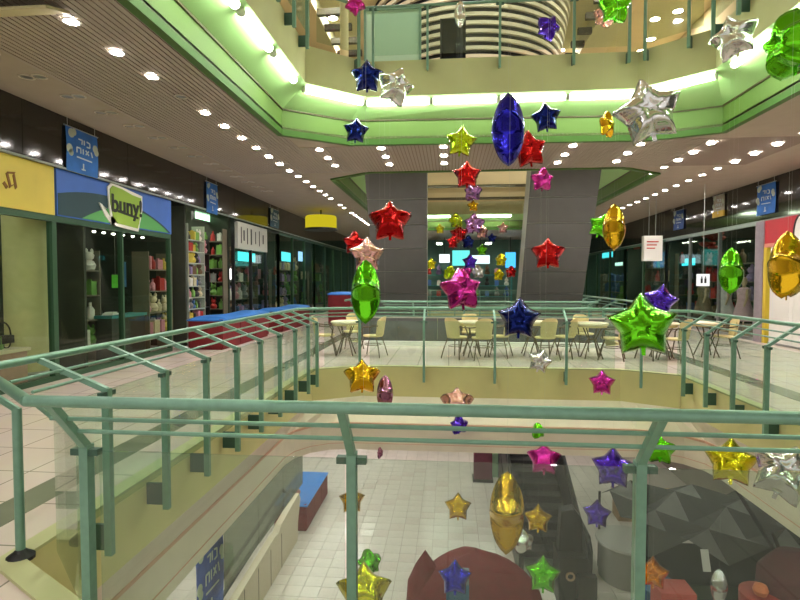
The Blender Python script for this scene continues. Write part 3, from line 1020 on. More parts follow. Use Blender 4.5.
# hanging white box sign and restroom sign
p0, p1 = at(643, 236, Y=17.0), at(661, 261, Y=17.0)
sg = thing('hanging_sign', 'white hanging box sign with red lines over the right walkway', 'sign', ((p0.x + p1.x) / 2, 17.0, p1.z))
MB().box((p0.x, 16.9, p1.z), (p1.x, 17.1, p0.z)).build('box', M_WHITE, sg)
ln = MB()
for k in range(3):
    ln.box((p0.x + 0.08, 16.893, p0.z - 0.2 - k * 0.1), (p1.x - 0.12 - 0.05 * k, 16.9, p0.z - 0.165 - k * 0.1))
ln.build('lettering', mat('ink_red', (200, 70, 60), rough=0.6), sg)['kind'] = 'stuff'
for dx in (0.1, -0.1):
    MB().tube([((p0.x + p1.x) / 2 + dx, 17, p0.z), ((p0.x + p1.x) / 2 + dx, 17, CZ)], 0.008, 6).build('rod', M_STEEL, sg)
p0, p1 = at(697, 274, Y=15.8), at(709, 286, Y=15.8)
sg = thing('restroom_sign', 'small white restroom sign with two dark figures', 'sign', ((p0.x + p1.x) / 2, 15.8, p1.z))
MB().box((p0.x, 15.77, p1.z), (p1.x, 15.83, p0.z)).build('plate', emit('restroom_face', (245, 245, 240), 0.8), sg)
pic = MB()
cx_ = (p0.x + p1.x) / 2
zc = (p0.z + p1.z) / 2
for dx in (-0.05, 0.05):
    pic.box((cx_ + dx - 0.028, 15.762, zc - 0.09), (cx_ + dx + 0.028, 15.77, zc + 0.05))
    pic.box((cx_ + dx - 0.018, 15.762, zc + 0.06), (cx_ + dx + 0.018, 15.77, zc + 0.1))
pic.build('pictogram', M_BLACK, sg)['kind'] = 'stuff'
MB().tube([(cx_, 15.8, p0.z), (cx_, 15.8, CZ)], 0.01, 6).build('rod', M_STEEL, sg)

# ------------------------------------------------------------------ blue banners hung before the bulkheads
M_BAN = mat('banner_blue', (44, 112, 196), rough=0.6, noise=0.25, scale=3)
M_BANW = mat('banner_white', (206, 216, 222), rough=0.6)


def banner(x, y0, y1, z0, z1, side, label, m=None, top=None, cord=CZ):
    """cloth in the X plane with pale figures and lettering; hangs from a rod"""
    m = m or M_BAN
    t = thing('hanging_banner', label, 'banner', (x, (y0 + y1) / 2, z0))
    w, h = y1 - y0, z1 - z0
    n = 8
    cl = MB()
    vs = []
    for k in range(n + 1):
        zz = z0 + h * k / n
        for yy in (y0, y1):
            bow = 0.015 * math.sin(PI * k / n)
            vs += [(x + bow, yy, zz), (x + bow + 0.006, yy, zz)]
    fs = []
    for k in range(n):
        a = 4 * k
        fs += [(a, a + 2, a + 6, a + 4), (a + 1, a + 5, a + 7, a + 3), (a, a + 4, a + 5, a + 1), (a + 2, a + 3, a + 7, a + 6)]
    fs += [(0, 1, 3, 2), (4 * n, 4 * n + 2, 4 * n + 3, 4 * n + 1)]
    cl.add(vs, fs).build('cloth', m, t)
    MB().tube([(x, y0 - 0.03, z1), (x, y1 + 0.03, z1)], 0.012, 8).build('rod', M_STEEL, t)
    if cord > z1 + 0.01:
        for yy in (y0 + 0.05, y1 - 0.05):
            MB().tube([(x, yy, z1), (x, yy, cord)], 0.004, 5).build('cord', M_THREAD, t)
    xs = x + 0.024 if side < 0 else x - 0.012
    art = MB()
    f = 1 if side < 0 else -1
    yo = y0 if side < 0 else y1

    def bar(u0, v0, u1, v1, tk=0.018):
        a = Vector((xs, yo + f * u0 * w, z0 + v0 * h)); b = Vector((xs, yo + f * u1 * w, z0 + v1 * h))
        d = (b - a)
        pz = d.normalized().cross(Vector((1, 0, 0)))
        art.obox((a + b) / 2, Vector((0.004, 0, 0)), d / 2, pz * tk)
    for (u0, v0, u1, v1) in ((0.36, 0.78, 0.48, 0.78), (0.48, 0.78, 0.46, 0.68), (0.54, 0.79, 0.54, 0.68), (0.62, 0.78, 0.72, 0.76), (0.72, 0.76, 0.72, 0.66), (0.62, 0.66, 0.72, 0.66),
                             (0.3, 0.58, 0.3, 0.46), (0.3, 0.58, 0.42, 0.58), (0.42, 0.58, 0.42, 0.46), (0.5, 0.58, 0.5, 0.46), (0.58, 0.57, 0.68, 0.47), (0.68, 0.57, 0.58, 0.47), (0.76, 0.57, 0.8, 0.45),
                             (0.3, 0.36, 0.78, 0.34), (0.5, 0.24, 0.5, 0.1), (0.44, 0.1, 0.56, 0.1)):
        bar(u0, v0, u1, v1, 0.011)
    art.build('lettering', M_BANW, t)['kind'] = 'stuff'
    puff = MB()
    for (u, v, r) in ((0.14, 0.86, 0.09), (0.22, 0.9, 0.07), (0.08, 0.5, 0.09), (0.12, 0.42, 0.07), (0.9, 0.68, 0.08), (0.94, 0.6, 0.07)):
        puff.prism([(r * w * math.cos(2 * PI * k / 12), r * w * 1.1 * math.sin(2 * PI * k / 12)) for k in range(12)],
                   Matrix(((0, -1, 0, xs + 0.003), (1, 0, 0, yo + f * u * w), (0, 0, 1, z0 + v * h), (0, 0, 0, 1))), 0.006)
    puff.build('cloud_print', mat('banner_cloud', (196, 206, 186), rough=0.6), t)['kind'] = 'stuff'
    return t


banner(-6.285, 8.26, 9.04, 3.47, 4.2, -1, 'blue printed banner above the sign with the lime flag')
banner(-6.285, 13.32, 13.98, 3.42, 4.22, -1, 'blue printed banner between the blue sign and the white letter sign')
banner(-6.285, 18.25, 19.2, 3.55, 4.2, -1, 'smallest blue banner, furthest along the left bulkhead', mat('banner_teal', (52, 92, 110), rough=0.6, noise=0.2))
banner(8.36, 14.58, 15.4, 3.4, 4.2, 1, 'blue printed banner above the red shop sign')
banner(8.36, 19.95, 20.8, 3.5, 4.2, 1, 'blue printed banner furthest along the right bulkhead', mat('banner_dim', (60, 90, 150), rough=0.6, noise=0.3))
b_ = banner(8.36, 17.13, 17.82, 3.66, 4.3, 1, 'white and gold printed banner between two blue banners', mat('banner_silver', (176, 166, 150), rough=0.5, noise=0.2))
MB().box((8.345, 17.13, 3.62), (8.385, 17.82, 3.8)).build('gold_hem', mat('banner_gold', (214, 176, 60), rough=0.5), b_)
pa, pb = at(195, 560, X=-2.95), at(222, 540, X=-2.95)
banner(-2.95, pa.y, pb.y, -2.55, -1.5, -1, 'blue and white banner hanging in the lower storey under the left walkway', mat('banner_lower', (66, 92, 186), rough=0.6, noise=0.35, scale=5), cord=-1.38)

# ------------------------------------------------------------------ merchandise
def col(name, rgb):
    return mat('goods_' + name, rgb, rough=0.55, noise=0.1, scale=12)


PAL = [col('white', (226, 222, 212)), col('pink', (206, 140, 150)), col('green', (110, 160, 70)), col('cream', (212, 200, 160)), col('red', (180, 50, 44)),
       col('blue', (70, 110, 170)), col('brown', (112, 84, 60)), col('grey', (130, 130, 122)), col('dark', (50, 48, 46)), col('yellow', (206, 186, 70)), col('lilac', (150, 130, 176))]


def good_mesh(kind):
    if kind == 0:      # boxed item with a window lid
        mb = MB().box((-0.07, -0.06, 0), (0.07, 0.06, 0.2)).box((-0.05, -0.064, 0.04), (0.05, 0.064, 0.16)).box((-0.03, -0.01, 0.2), (0.03, 0.01, 0.23))
    elif kind == 1:    # soft toy: body, head, ears
        mb = MB().lathe([(0, 0), (0.07, 0.01), (0.09, 0.07), (0.06, 0.13), (0.035, 0.145), (0.06, 0.17), (0.07, 0.21), (0.05, 0.25), (0, 0.265)], n=10)
        for s_ in (-1, 1):
            mb.lathe([(0, 0), (0.025, 0.015), (0.02, 0.06), (0, 0.08)], (0.0, s_ * 0.045, 0.235), 6)
    else:              # bottle or vase
        mb = MB().lathe([(0, 0), (0.05, 0), (0.055, 0.02), (0.055, 0.13), (0.03, 0.17), (0.02, 0.18), (0.02, 0.23), (0, 0.23)], n=10)
    me_o = mb.build('shop_good', PAL[0], None, kind > 0)
    return me_o


GOODS = [good_mesh(k) for k in range(3)]
gused = [False] * 3


def place_good(kind, loc, rz, sc, m, label, group, name):
    if not gused[kind]:
        o = GOODS[kind]
        gused[kind] = True
        o.name = name
    else:
        o = bpy.data.objects.new(name, GOODS[kind].data)
        COL.objects.link(o)
    o.location = loc
    o.rotation_euler = (0, 0, rz)
    o.scale = (sc, sc, sc)
    o.material_slots[0].link = 'OBJECT'
    o.material_slots[0].material = m
    tag(o, label, 'merchandise', group)


FST = ['first'] + ORD[1:]


def shelf_unit(x, y0, y1, zs, depth, label, goods_label, group, per_m=3.2, m=None, kinds=(0, 1, 2), sc=1.0, pal=None, facing=1):
    m = m or mat('shelf_board', (120, 112, 92), rough=0.6)
    t = thing('shelf_unit', label, 'shelf', (x, (y0 + y1) / 2, 0))
    for yy in (y0, y1):
        MB().box((x - depth / 2, yy - 0.015, 0), (x + depth / 2, yy + 0.015, zs[-1] + 0.4)).build('upright', m, t)
    for z_ in zs:
        MB().box((x - depth / 2, y0 + 0.015, z_ - 0.025), (x + depth / 2, y1 - 0.015, z_)).build('shelf', m, t)
        nn = max(2, int((y1 - y0) * per_m))
        for k in range(nn):
            yy = y0 + (y1 - y0) * (k + 0.5) / nn
            kd = random.choice(kinds)
            nm = ('boxed_toy', 'soft_toy', 'bottle')[kd]
            s_ = sc * random.uniform(0.85, 1.25)
            place_good(kd, (x + facing * depth * 0.15, yy, z_), random.uniform(-0.5, 0.5), s_, random.choice(pal or PAL), '%s %s along, %s shelf up, %s' % (('boxed item', 'soft toy', 'bottle')[kd], FST[k], FST[zs.index(z_)], goods_label), group + ' ' + ('boxes', 'toys', 'bottles')[kd], nm)
    return t


def gl_(place):
    return place


pale = [PAL[0], PAL[0], PAL[3], PAL[7], PAL[2], PAL[1]]
shelf_unit(-7.35, 9.3, 10.3, (0.35, 0.85, 1.35, 1.85), 0.4, 'dark shelf of white toys left inside the blue sign shop', gl_('on the shelf left inside the blue sign shop'), 'blue sign shop left shelf', 4.5, sc=1.25, pal=pale)
shelf_unit(-7.0, 11.5, 12.5, (0.4, 0.9, 1.4, 1.9), 0.4, 'shelf of pink and white goods at the right end of the blue sign shop', gl_('on the blue sign shop right shelf'), 'blue sign shop right shelf', 4.5, sc=1.3, pal=[PAL[0], PAL[1], PAL[1], PAL[4], PAL[9], PAL[3]])
shelf_unit(-6.8, 13.0, 13.9, (0.3, 0.6, 0.9, 1.2, 1.5, 1.8, 2.1, 2.4, 2.7), 0.35, 'tall narrow rack crowded with small goods beside the walkway', gl_('on the tall rack beside the walkway'), 'tall rack', 6, m=mat('rack_pale', (190, 196, 180), rough=0.4, metal=0.3), sc=0.95)
shelf_unit(-6.95, 14.0, 14.5, (0.4, 0.9, 1.4, 1.9, 2.4), 0.35, 'slim dark rack right of the tall pale rack', gl_('on the slim dark rack'), 'slim rack', 6, m=M_BLACK, pal=[PAL[4], PAL[1], PAL[2], PAL[8], PAL[6]])
shelf_unit(-7.6, 13.2, 15.2, (0.4, 0.9, 1.4, 1.9, 2.4), 0.4, 'wide rack of green and white goods in the open shop', gl_('on the wide rack in the open shop'), 'wide rack', 4, pal=[PAL[2], PAL[2], PAL[0], PAL[9], PAL[7]])
shelf_unit(-7.3, 16.0, 19.2, (0.4, 1.0, 1.6, 2.2), 0.4, 'long rack of clothes coloured goods below the white letter sign', gl_('on the long rack below the white letter sign'), 'long rack', 2.6, sc=1.5, pal=[PAL[6], PAL[1], PAL[7], PAL[0], PAL[8]])
shelf_unit(-7.3, 20.2, 24.6, (0.4, 1.0, 1.6, 2.1), 0.4, 'rack of green and grey goods in the second glass shop', gl_('on the rack in the second glass shop'), 'second glass shop', 2.2, sc=1.6, pal=[PAL[2], PAL[7], PAL[3], PAL[10], PAL[5]])
shelf_unit(-7.3, 25.6, 31.0, (0.4, 1.0, 1.6, 2.1), 0.4, 'rack of dark goods in the furthest left shop', gl_('on the rack in the furthest left shop'), 'furthest left shop', 1.8, sc=1.7, pal=[PAL[8], PAL[7], PAL[6], PAL[2]])
shelf_unit(9.6, 15.8, 20.8, (0.4, 1.0, 1.6, 2.2), 0.4, 'rack of clothes in the dark right shop', gl_('on the rack in the dark right shop'), 'dark right shop', 1.8, sc=1.7, pal=[PAL[10], PAL[8], PAL[4], PAL[1], PAL[6]], facing=-1)
shelf_unit(9.2, 21.8, 25.6, (0.4, 1.0, 1.6, 2.2), 0.4, 'rack of goods in the shop beyond the white box sign', gl_('on the rack beyond the white box sign'), 'beyond box sign shop', 2.0, sc=1.6, pal=[PAL[4], PAL[6], PAL[2], PAL[8], PAL[3]], facing=-1)
shelf_unit(9.2, 26.8, 32.6, (0.4, 1.0, 1.6), 0.4, 'rack of teal goods in the furthest right shop', gl_('on the rack in the furthest right shop'), 'furthest right shop', 1.6, sc=1.8, pal=[PAL[5], PAL[2], PAL[7]], facing=-1)
def cross_shelf(y, x0, x1, zs, label, goods, group, pal, per_m=4.5, sc=1.1):
    t = thing('shelf_unit', label, 'shelf', ((x0 + x1) / 2, y, 0))
    m = mat('shelf_board', (120, 112, 92), rough=0.6)
    for xx in (x0, x1):
        MB().box((xx - 0.015, y - 0.15, 0), (xx + 0.015, y + 0.15, zs[-1] + 0.35)).build('upright', m, t)
    for z_ in zs:
        MB().box((x0 + 0.015, y - 0.15, z_ - 0.02), (x1 - 0.015, y + 0.15, z_)).build('shelf', m, t)
        nn = max(2, int((x1 - x0) * per_m))
        for k in range(nn):
            kd = random.choice((0, 1, 2))
            place_good(kd, (x0 + (x1 - x0) * (k + 0.5) / nn, y - 0.03, z_), random.uniform(1, 2), sc * random.uniform(0.85, 1.25), random.choice(pal), '%s %s along, %s shelf up, %s' % (('boxed item', 'soft toy', 'bottle')[kd], FST[k], FST[zs.index(z_)], goods), group + ' ' + ('boxes', 'toys', 'bottles')[kd], ('boxed_toy', 'soft_toy', 'bottle')[kd])


cross_shelf(15.15, -8.2, -6.6, (0.4, 0.8, 1.2, 1.6, 2.0, 2.4, 2.8), 'rack of green and white goods on the wall below the pale green lights', gl_('on the rack below the pale green lights'), 'green light rack', [PAL[2], PAL[0], PAL[7], PAL[9], PAL[2], PAL[4]])
cross_shelf(19.4, -8.4, -6.7, (0.5, 1.1, 1.7), 'rack of goods on the end wall of the white letter sign shop', gl_('on the letter sign shop end rack'), 'letter shop end rack', [PAL[1], PAL[6], PAL[10], PAL[0], PAL[8]], 3, 1.6)
cross_shelf(24.8, -8.4, -6.7, (0.5, 1.1, 1.7), 'rack of goods on the end wall of the second glass shop', gl_('on the end rack of the second glass shop'), 'second shop end rack', [PAL[2], PAL[6], PAL[3], PAL[5], PAL[8]], 2.5, 1.7)
cross_shelf(21.0, 8.6, 10.6, (0.5, 1.1, 1.7, 2.3), 'rack of dark clothes on the end wall of the right shop', gl_('on the end rack of the dark right shop'), 'right shop end rack', [PAL[4], PAL[6], PAL[10], PAL[8], PAL[5]], 3, 1.6)
# bottles and toys before the end wall
for k in range(26):
    px = 430 + (k * 37 % 88)
    py = 268 + (k * 5 % 3) * 10
    p = at(px, py + 4, Y=34.6)
shelf = thing('display_shelf', 'long display shelf of bright goods at the far end of the mall', 'shelf', (0.8, 34.6, 0))
for z_ in (0.6, 1.3, 2.0):
    MB().box((-2.2, 34.4, z_ - 0.04), (4.0, 34.9, z_)).build('shelf', M_TEAL, shelf)
    for k in range(10):
        place_good(random.choice((0, 1)), (-1.9 + 0.62 * k, 34.6, z_), 0, random.uniform(1.6, 2.2), random.choice(PAL), '%s bright item from the left on the %s display shelf at the far end' % (FST[k], 'lower' if z_ < 1 else 'middle' if z_ < 1.8 else 'upper'), 'far end goods', 'display_item')
for xx in (-2.2, 0.9, 4.0):
    MB().box((xx - 0.03, 34.4, 0), (xx + 0.03, 34.9, 2.2)).build('upright', M_TEAL, shelf)
for (a, b, y0, y1, rgb, lb) in ((439, 450, 254, 263, (235, 250, 255), 'white lit sign at the far end, left'), (471, 490, 255, 264, (210, 250, 255), 'white lit sign at the far end, middle'),
                                (505, 516, 252, 268, (70, 170, 230), 'blue lit sign at the far end, right'), (452, 470, 250, 266, (90, 200, 190), 'teal lit panel at the far end')):
    p, q = at(a, y1, Y=33.8), at(b, y0, Y=33.8)
    t = thing('lit_sign', lb, 'sign', ((p.x + q.x) / 2, 33.8, p.z))
    MB().box((p.x, 33.8, p.z), (q.x, 33.95, q.z)).build('housing', M_BLACK, t)
    MB().box((p.x + 0.02, 33.78, p.z + 0.02), (q.x - 0.02, 33.8, q.z - 0.02)).build('face', emit('far_%d_%d' % (a, b), rgb, 1.2), t)
    MB().tube([((p.x + q.x) / 2, 33.88, q.z), ((p.x + q.x) / 2, 33.88, CZ)], 0.02, 6).build('hanger', M_BLACK, t)

# inside the yellow shop: column, chair outline, low counter
c = thing('column', 'round cream column inside the yellow sign shop', 'column', (-6.95, 8.22, 0))
MB().lathe([(0.36, 0), (0.38, 0.12), (0.36, 0.16), (0.36, 3.6), (0.38, 3.62), (0.38, CZ)], (-6.95, 8.22, 0), 24).build('shaft', mat('column_cream', (216, 208, 150), rough=0.6, noise=0.05), c, True)
MB().lathe([(0.4, 0), (0.4, 0.14), (0.36, 0.16)], (-6.95, 8.22, 0), 24).build('base_ring', M_GREYLIT, c)
t = thing('display_counter', 'low pinkish counter with pale goods behind the yellow shop window', 'counter', (-6.85, 6.4, 0))
MB().box((-7.0, 4.6, 0), (-6.58, 7.7, 0.55)).build('body', mat('counter_pink', (176, 140, 120), rough=0.6, noise=0.1), t)
MB().box((-7.03, 4.55, 0.55), (-6.55, 7.74, 0.6)).build('top', M_TABLE, t)
for k in range(8):
    place_good((1, 0, 2)[k % 3], (-6.8, 5.3 + k * 0.3, 0.6), 0.3 * k, 1.0, random.choice(pale), '%s pale item from the left on the low counter in the yellow shop' % FST[k], 'yellow shop counter goods', 'counter_item')
cart = thing('doll_pram', 'black wire doll pram beside the cream column', 'pram', (-6.98, 7.35, 0.6))
MB().tube([(-6.8, 7.2 + 0.17 * math.cos(a), 0.85 + 0.2 * math.sin(a)) for a in [PI * k / 10 for k in range(11)]], 0.012, 6).build('hood_hoop', M_BLACK, cart)
MB().tube([(-6.8, 7.5 + 0.14 * math.cos(a), 0.8 + 0.2 * math.sin(a)) for a in [PI * k / 10 for k in range(11)]], 0.012, 6).build('handle_hoop', M_BLACK, cart)
MB().box((-6.88, 7.05, 0.68), (-6.72, 7.62, 0.8)).build('tub', M_BLACK, cart)
for yy in (7.12, 7.56):
    MB().tube([(-6.8, yy + 0.07 * math.cos(2 * PI * k / 14), 0.67 + 0.07 * math.sin(2 * PI * k / 14)) for k in range(14)], 0.01, 6, True).build('wheel', M_BLACK, cart)
# in the blue sign shop: sloping stair rail, posters, counter with a bright box
t = thing('stair_side', 'dark sloping stair side with a pale rail inside the blue sign shop', 'stair', (-8.6, 10, 0))
a0, a1 = at(63, 241, X=-7.7), at(100, 302, X=-7.7)
MB().tube([tuple(a0), tuple(a1)], 0.025, 8).build('rail', M_STEEL, t)
MB().add([(-7.72, a0.y, 0), (-7.72, a1.y + 0.7, 0), (-7.72, a1.y, a1.z - 0.04), (-7.72, a0.y, a0.z - 0.04), (-7.78, a0.y, 0), (-7.78, a1.y + 0.7, 0), (-7.78, a1.y, a1.z - 0.04), (-7.78, a0.y, a0.z - 0.04)],
         [(0, 1, 2, 3), (7, 6, 5, 4), (0, 4, 5, 1), (1, 5, 6, 2), (2, 6, 7, 3), (3, 7, 4, 0)]).build('side_panel', M_SHOPDARK, t)
for (pa_, pb_, q0_, q1_, c_, lb) in ((112, 119, 275, 288, (96, 200, 60), 'small bright green poster inside the blue sign shop'), (121, 126, 262, 287, (70, 120, 170), 'narrow blue poster inside the blue sign shop')):
    p, q = at(pa_, q1_, X=-7.3), at(pb_, q0_, X=-7.3)
    t = thing('poster', lb, 'poster', (-7.3, (p.y + q.y) / 2, p.z))
    MB().box((-7.31, p.y, p.z), (-7.3, q.y, q.z)).build('sheet', mat('poster_%d' % pa_, c_, rough=0.6, noise=0.15, scale=6), t)
    MB().box((-7.31, p.y - 0.01, q.z), (-7.29, q.y + 0.01, q.z + 0.02)).build('clip', M_BLACK, t)
    MB().tube([(-7.305, (p.y + q.y) / 2, q.z + 0.02), (-7.305, (p.y + q.y) / 2, CZ)], 0.003, 5).build('cord', M_THREAD, t)
t = thing('sales_counter', 'dark counter with teal front inside the blue sign shop', 'counter', (-7.05, 10.8, 0))
MB().box((-7.2, 10.2, 0), (-6.85, 11.4, 0.86)).build('body', mat('counter_dark', (58, 60, 50), rough=0.6), t)
MB().box((-7.23, 10.17, 0.86), (-6.82, 11.43, 0.92)).build('top', M_TEAL, t)
p = at(105, 313, X=-7.0)
t = thing('paper_bag', 'bright white folded paper on the dark counter', 'paper', (-7.0, 10.4, 0.92))
MB().obox((-7.0, 10.4, 0.945), (0.1, 0.02, 0), (-0.02, 0.14, 0), (0, 0.01, 0.018)).obox((-7.0, 10.4, 0.975), (0.08, 0.02, 0), (-0.02, 0.1, 0.0), (0, 0.01, 0.012)).build('sheets', M_WHITE, t)


# mannequins of the right hand shop
def mannequin(x, y, dress, label, s=1.0):
    t = thing('mannequin', label, 'mannequin', (x, y, 0.0))
    m_skin = mat('mannequin_skin', (196, 170, 140), rough=0.5)
    body = MB().lathe([(0, 0), (0.17 * s, 0.0), (0.17 * s, 0.03), (0.02, 0.05), (0.02, 0.5), (0.1, 0.55), (0.13, 0.9), (0.1, 1.05), (0.14, 1.25), (0.15, 1.36), (0.06, 1.42), (0.045, 1.5), (0.07, 1.53), (0.085, 1.62), (0.07, 1.71), (0, 1.75)], (x, y, 0), 14)
    for sd in (-1, 1):
        body.tube([(x, y + sd * 0.15, 1.36), (x - 0.03, y + sd * 0.22, 1.1), (x - 0.1, y + sd * 0.2, 0.86)], [0.045, 0.036, 0.026], 8)
    body.build('figure', m_skin, t, True)
    MB().lathe([(0.3, 0.42), (0.26, 0.7), (0.17, 1.0), (0.165, 1.1), (0.19, 1.3), (0.17, 1.39), (0.09, 1.43)], (x, y, 0), 16).build('dress', dress, t, True)
    return t


mannequin(8.85, 16.85, col('dress_pink', (206, 170, 186)), 'mannequin in a pale pink dress beside the red sign shop')
mannequin(8.85, 15.75, col('dress_lilac', (176, 150, 196)), 'mannequin in a lilac dress next to the grey column')
mannequin(8.85, 17.9, col('dress_white', (206, 200, 206)), 'mannequin in a white dress behind the hanging green balloon')
mannequin(8.85, 19.4, col('dress_brown', (120, 104, 80)), 'mannequin in a brown dress near the restroom sign')
# red paper flower decoration in the dark shop
p = at(713, 238, X=9.0)
t = thing('paper_decoration', 'cluster of dark red paper flowers hung in the right shop', 'decoration', tuple(p))
for k in range(9):
    a = k * 2.4
    r_ = 0.12 * math.sqrt(k)
    cc = (p.x + 0.1 * math.sin(a), p.y + r_ * 2 * math.cos(a), p.z + r_ * 1.3 * math.sin(a))
    MB().lathe([(0.0, -0.1), (0.11, -0.06), (0.2, 0.02), (0.17, 0.08), (0.08, 0.05), (0, 0.09)], cc, 9).build('flower', mat('paper_red', (150, 50, 36), rough=0.7, noise=0.2), t)
MB().tube([tuple(p), (p.x, p.y, CZ)], 0.006, 5).build('cord', M_THREAD, t)
p = at(633, 241, X=8.7)
t = thing('shop_sign', 'red panel with a white stripe beyond the white box sign', 'sign', (8.7, p.y, p.z - 0.5))
MB().box((8.66, p.y - 0.8, p.z - 0.42), (8.74, p.y + 0.8, p.z + 0.42)).build('panel', mat('sign_deep_red', (176, 50, 50), rough=0.5), t)
MB().box((8.65, p.y - 0.7, p.z - 0.06), (8.66, p.y + 0.7, p.z + 0.08)).build('stripe', M_WHITE, t)
MB().tube([(8.7, p.y, p.z + 0.42), (8.7, p.y, CZ)], 0.01, 5).build('rod', M_STEEL, t)


# ------------------------------------------------------------------ maroon kiosks under blue covers
def kiosk(x0, x1, y0, y1, zf, h, label):
    t = thing('covered_kiosk', label, 'kiosk', ((x0 + x1) / 2, (y0 + y1) / 2, zf))
    n = max(2, int((y1 - y0) / 0.8))
    MB().box((x0 + 0.03, y0 + 0.03, zf), (x1 - 0.03, y1 - 0.03, zf + h - 0.04)).build('core', M_MAROON, t)
    for k in range(n):
        a = y0 + (y1 - y0) * k / n; b = y0 + (y1 - y0) * (k + 1) / n
        for xx in (x0, x1 - 0.03):
            MB().box((xx, a + 0.01, zf + 0.05), (xx + 0.03, b - 0.01, zf + h - 0.05)).build('side_panel', M_MAROON, t)
    MB().box((x0 + 0.02, y0, zf + 0.05), (x1 - 0.02, y0 + 0.03, zf + h - 0.05)).build('end_panel', M_MAROON, t)
    tp = MB()
    nx, ny = 6, 14
    vs = []
    for j in range(ny + 1):
        for i in range(nx + 1):
            u, v = i / nx, j / ny
            edge = min(u, 1 - u, v, 1 - v)
            zz = zf + h + 0.02 * math.sin(7 * v + 3 * u) * (edge > 0) - (0.05 if edge == 0 else 0)
            vs.append((x0 - 0.03 + (x1 - x0 + 0.06) * u, y0 - 0.03 + (y1 - y0 + 0.06) * v, zz))
    base = len(vs)
    fs = [(j * (nx + 1) + i, j * (nx + 1) + i + 1, (j + 1) * (nx + 1) + i + 1, (j + 1) * (nx + 1) + i) for j in range(ny) for i in range(nx)]
    tp.add(vs, fs)
    tp.box((x0 - 0.02, y0 - 0.02, zf + h - 0.08), (x1 + 0.02, y1 + 0.02, zf + h - 0.045))
    tp.build('cover', M_BLUE, t)


kiosk(-6.15, -5.3, 12.0, 15.2, 0, 0.76, 'nearest maroon kiosk under a blue cover on the left walkway')
kiosk(-6.1, -5.25, 16.4, 19.6, 0, 0.72, 'second maroon kiosk under a blue cover on the left walkway')
kiosk(-4.3, -3.5, 18.6, 19.5, 0, 1.2, 'tall maroon kiosk under a blue cover at the end of the left walkway')
kiosk(-4.95, -4.0, 14.5, 17.1, LZ, 0.8, 'maroon kiosk under a blue cover on the lower storey floor')


# ------------------------------------------------------------------ cafe furniture on the bridge
def make_chair():
    t = thing('cafe_chair', 'x', 'chair')
    # seat: rounded pad
    MB().lathe([(0, 0.43), (0.2, 0.43), (0.215, 0.445), (0.21, 0.465), (0, 0.47)], n=16).build('seat', M_CREAMCHAIR, t, True)
    # curved woven back, rounded on top
    vs, fs = [], []
    nu, nv = 10, 7
    for side in (0, 1):
        R = 0.235 - 0.014 * side
        for j in range(nv + 1):
            for i in range(nu + 1):
                u = -1 + 2 * i / nu
                a = u * 0.95
                top = 0.87 - 0.09 * abs(u) ** 3
                zz = 0.47 + (top - 0.47) * j / nv
                lean = 0.06 * (zz - 0.47) / 0.4
                vs.append((R * math.sin(a) * (0.86 + 0.14 * j / nv), -R * math.cos(a) - lean, zz))
    n1 = (nu + 1) * (nv + 1)
    for j in range(nv):
        for i in range(nu):
            q = (j * (nu + 1) + i, j * (nu + 1) + i + 1, (j + 1) * (nu + 1) + i + 1, (j + 1) * (nu + 1) + i)
            fs.append(q)
            fs.append(tuple(n1 + k for k in reversed(q)))
    for i in range(nu):
        for j in (0, nv):
            a = j * (nu + 1) + i
            fs.append((a, n1 + a, n1 + a + 1, a + 1))
    for j in range(nv):
        for i in (0, nu):
            a = j * (nu + 1) + i
            fs.append((a, a + nu + 1, n1 + a + nu + 1, n1 + a))
    MB().add(vs, fs).build('backrest', M_CREAMCHAIR, t, True)
    # hoop arms
    for sd in (-1, 1):
        MB().tube([(sd * 0.19, -0.2, 0.68), (sd * 0.25, -0.05, 0.66), (sd * 0.25, 0.12, 0.65), (sd * 0.21, 0.17, 0.58), (sd * 0.19, 0.16, 0.45)], 0.013, 6).build('armrest', M_BRONZE, t, True)
    for sx, sy in ((1, 1), (1, -1), (-1, 1), (-1, -1)):
        MB().tube([(sx * 0.14, sy * 0.13, 0.44), (sx * 0.19, sy * 0.2, 0.22), (sx * 0.23, sy * 0.25, 0.0)], 0.012, 6).build('leg', M_BRONZE, t, True)
    MB().tube([(0.18 * math.cos(2 * PI * k / 16), 0.18 * math.sin(2 * PI * k / 16), 0.26) for k in range(16)], 0.008, 5, True).build('ring_brace', M_BRONZE, t)
    return t


def make_table():
    t = thing('cafe_table', 'x', 'table')
    MB().lathe([(0, 0.7), (0.31, 0.7), (0.335, 0.715), (0.335, 0.74), (0.31, 0.755), (0, 0.755)], n=24).build('tabletop', M_TABLE, t, True)
    MB().lathe([(0.29, 0.66), (0.3, 0.66), (0.3, 0.7), (0.29, 0.7)], n=24).build('apron', M_CREAMCHAIR, t)
    for k in range(4):
        a = PI / 4 + k * PI / 2
        c_, s_ = math.cos(a), math.sin(a)
        MB().tube([(0.24 * c_, 0.24 * s_, 0.7), (0.09 * c_, 0.09 * s_, 0.4), (0.26 * c_, 0.26 * s_, 0.0)], 0.014, 6).build('leg', M_BRONZE, t, True)
    MB().tube([(0.09 * math.cos(2 * PI * k / 16), 0.09 * math.sin(2 * PI * k / 16), 0.4) for k in range(16)], 0.01, 5, True).build('brace_ring', M_BRONZE, t)
    return t


chair0, table0 = make_chair(), make_table()
uc = [False]
ut = [False]
CHG, TBG = 'cream cafe chairs on the bridge', 'cafe tables on the bridge'


def put_chair(x, y, rz, label):
    o = chair0 if not uc[0] else copy_tree(chair0)
    uc[0] = True
    o.location = (x, y, 0)
    o.rotation_euler = (0, 0, rz)
    tag(o, label, 'chair', CHG)


def put_table(x, y, label):
    o = table0 if not ut[0] else copy_tree(table0)
    ut[0] = True
    o.location = (x, y, 0)
    tag(o, label, 'table', TBG)


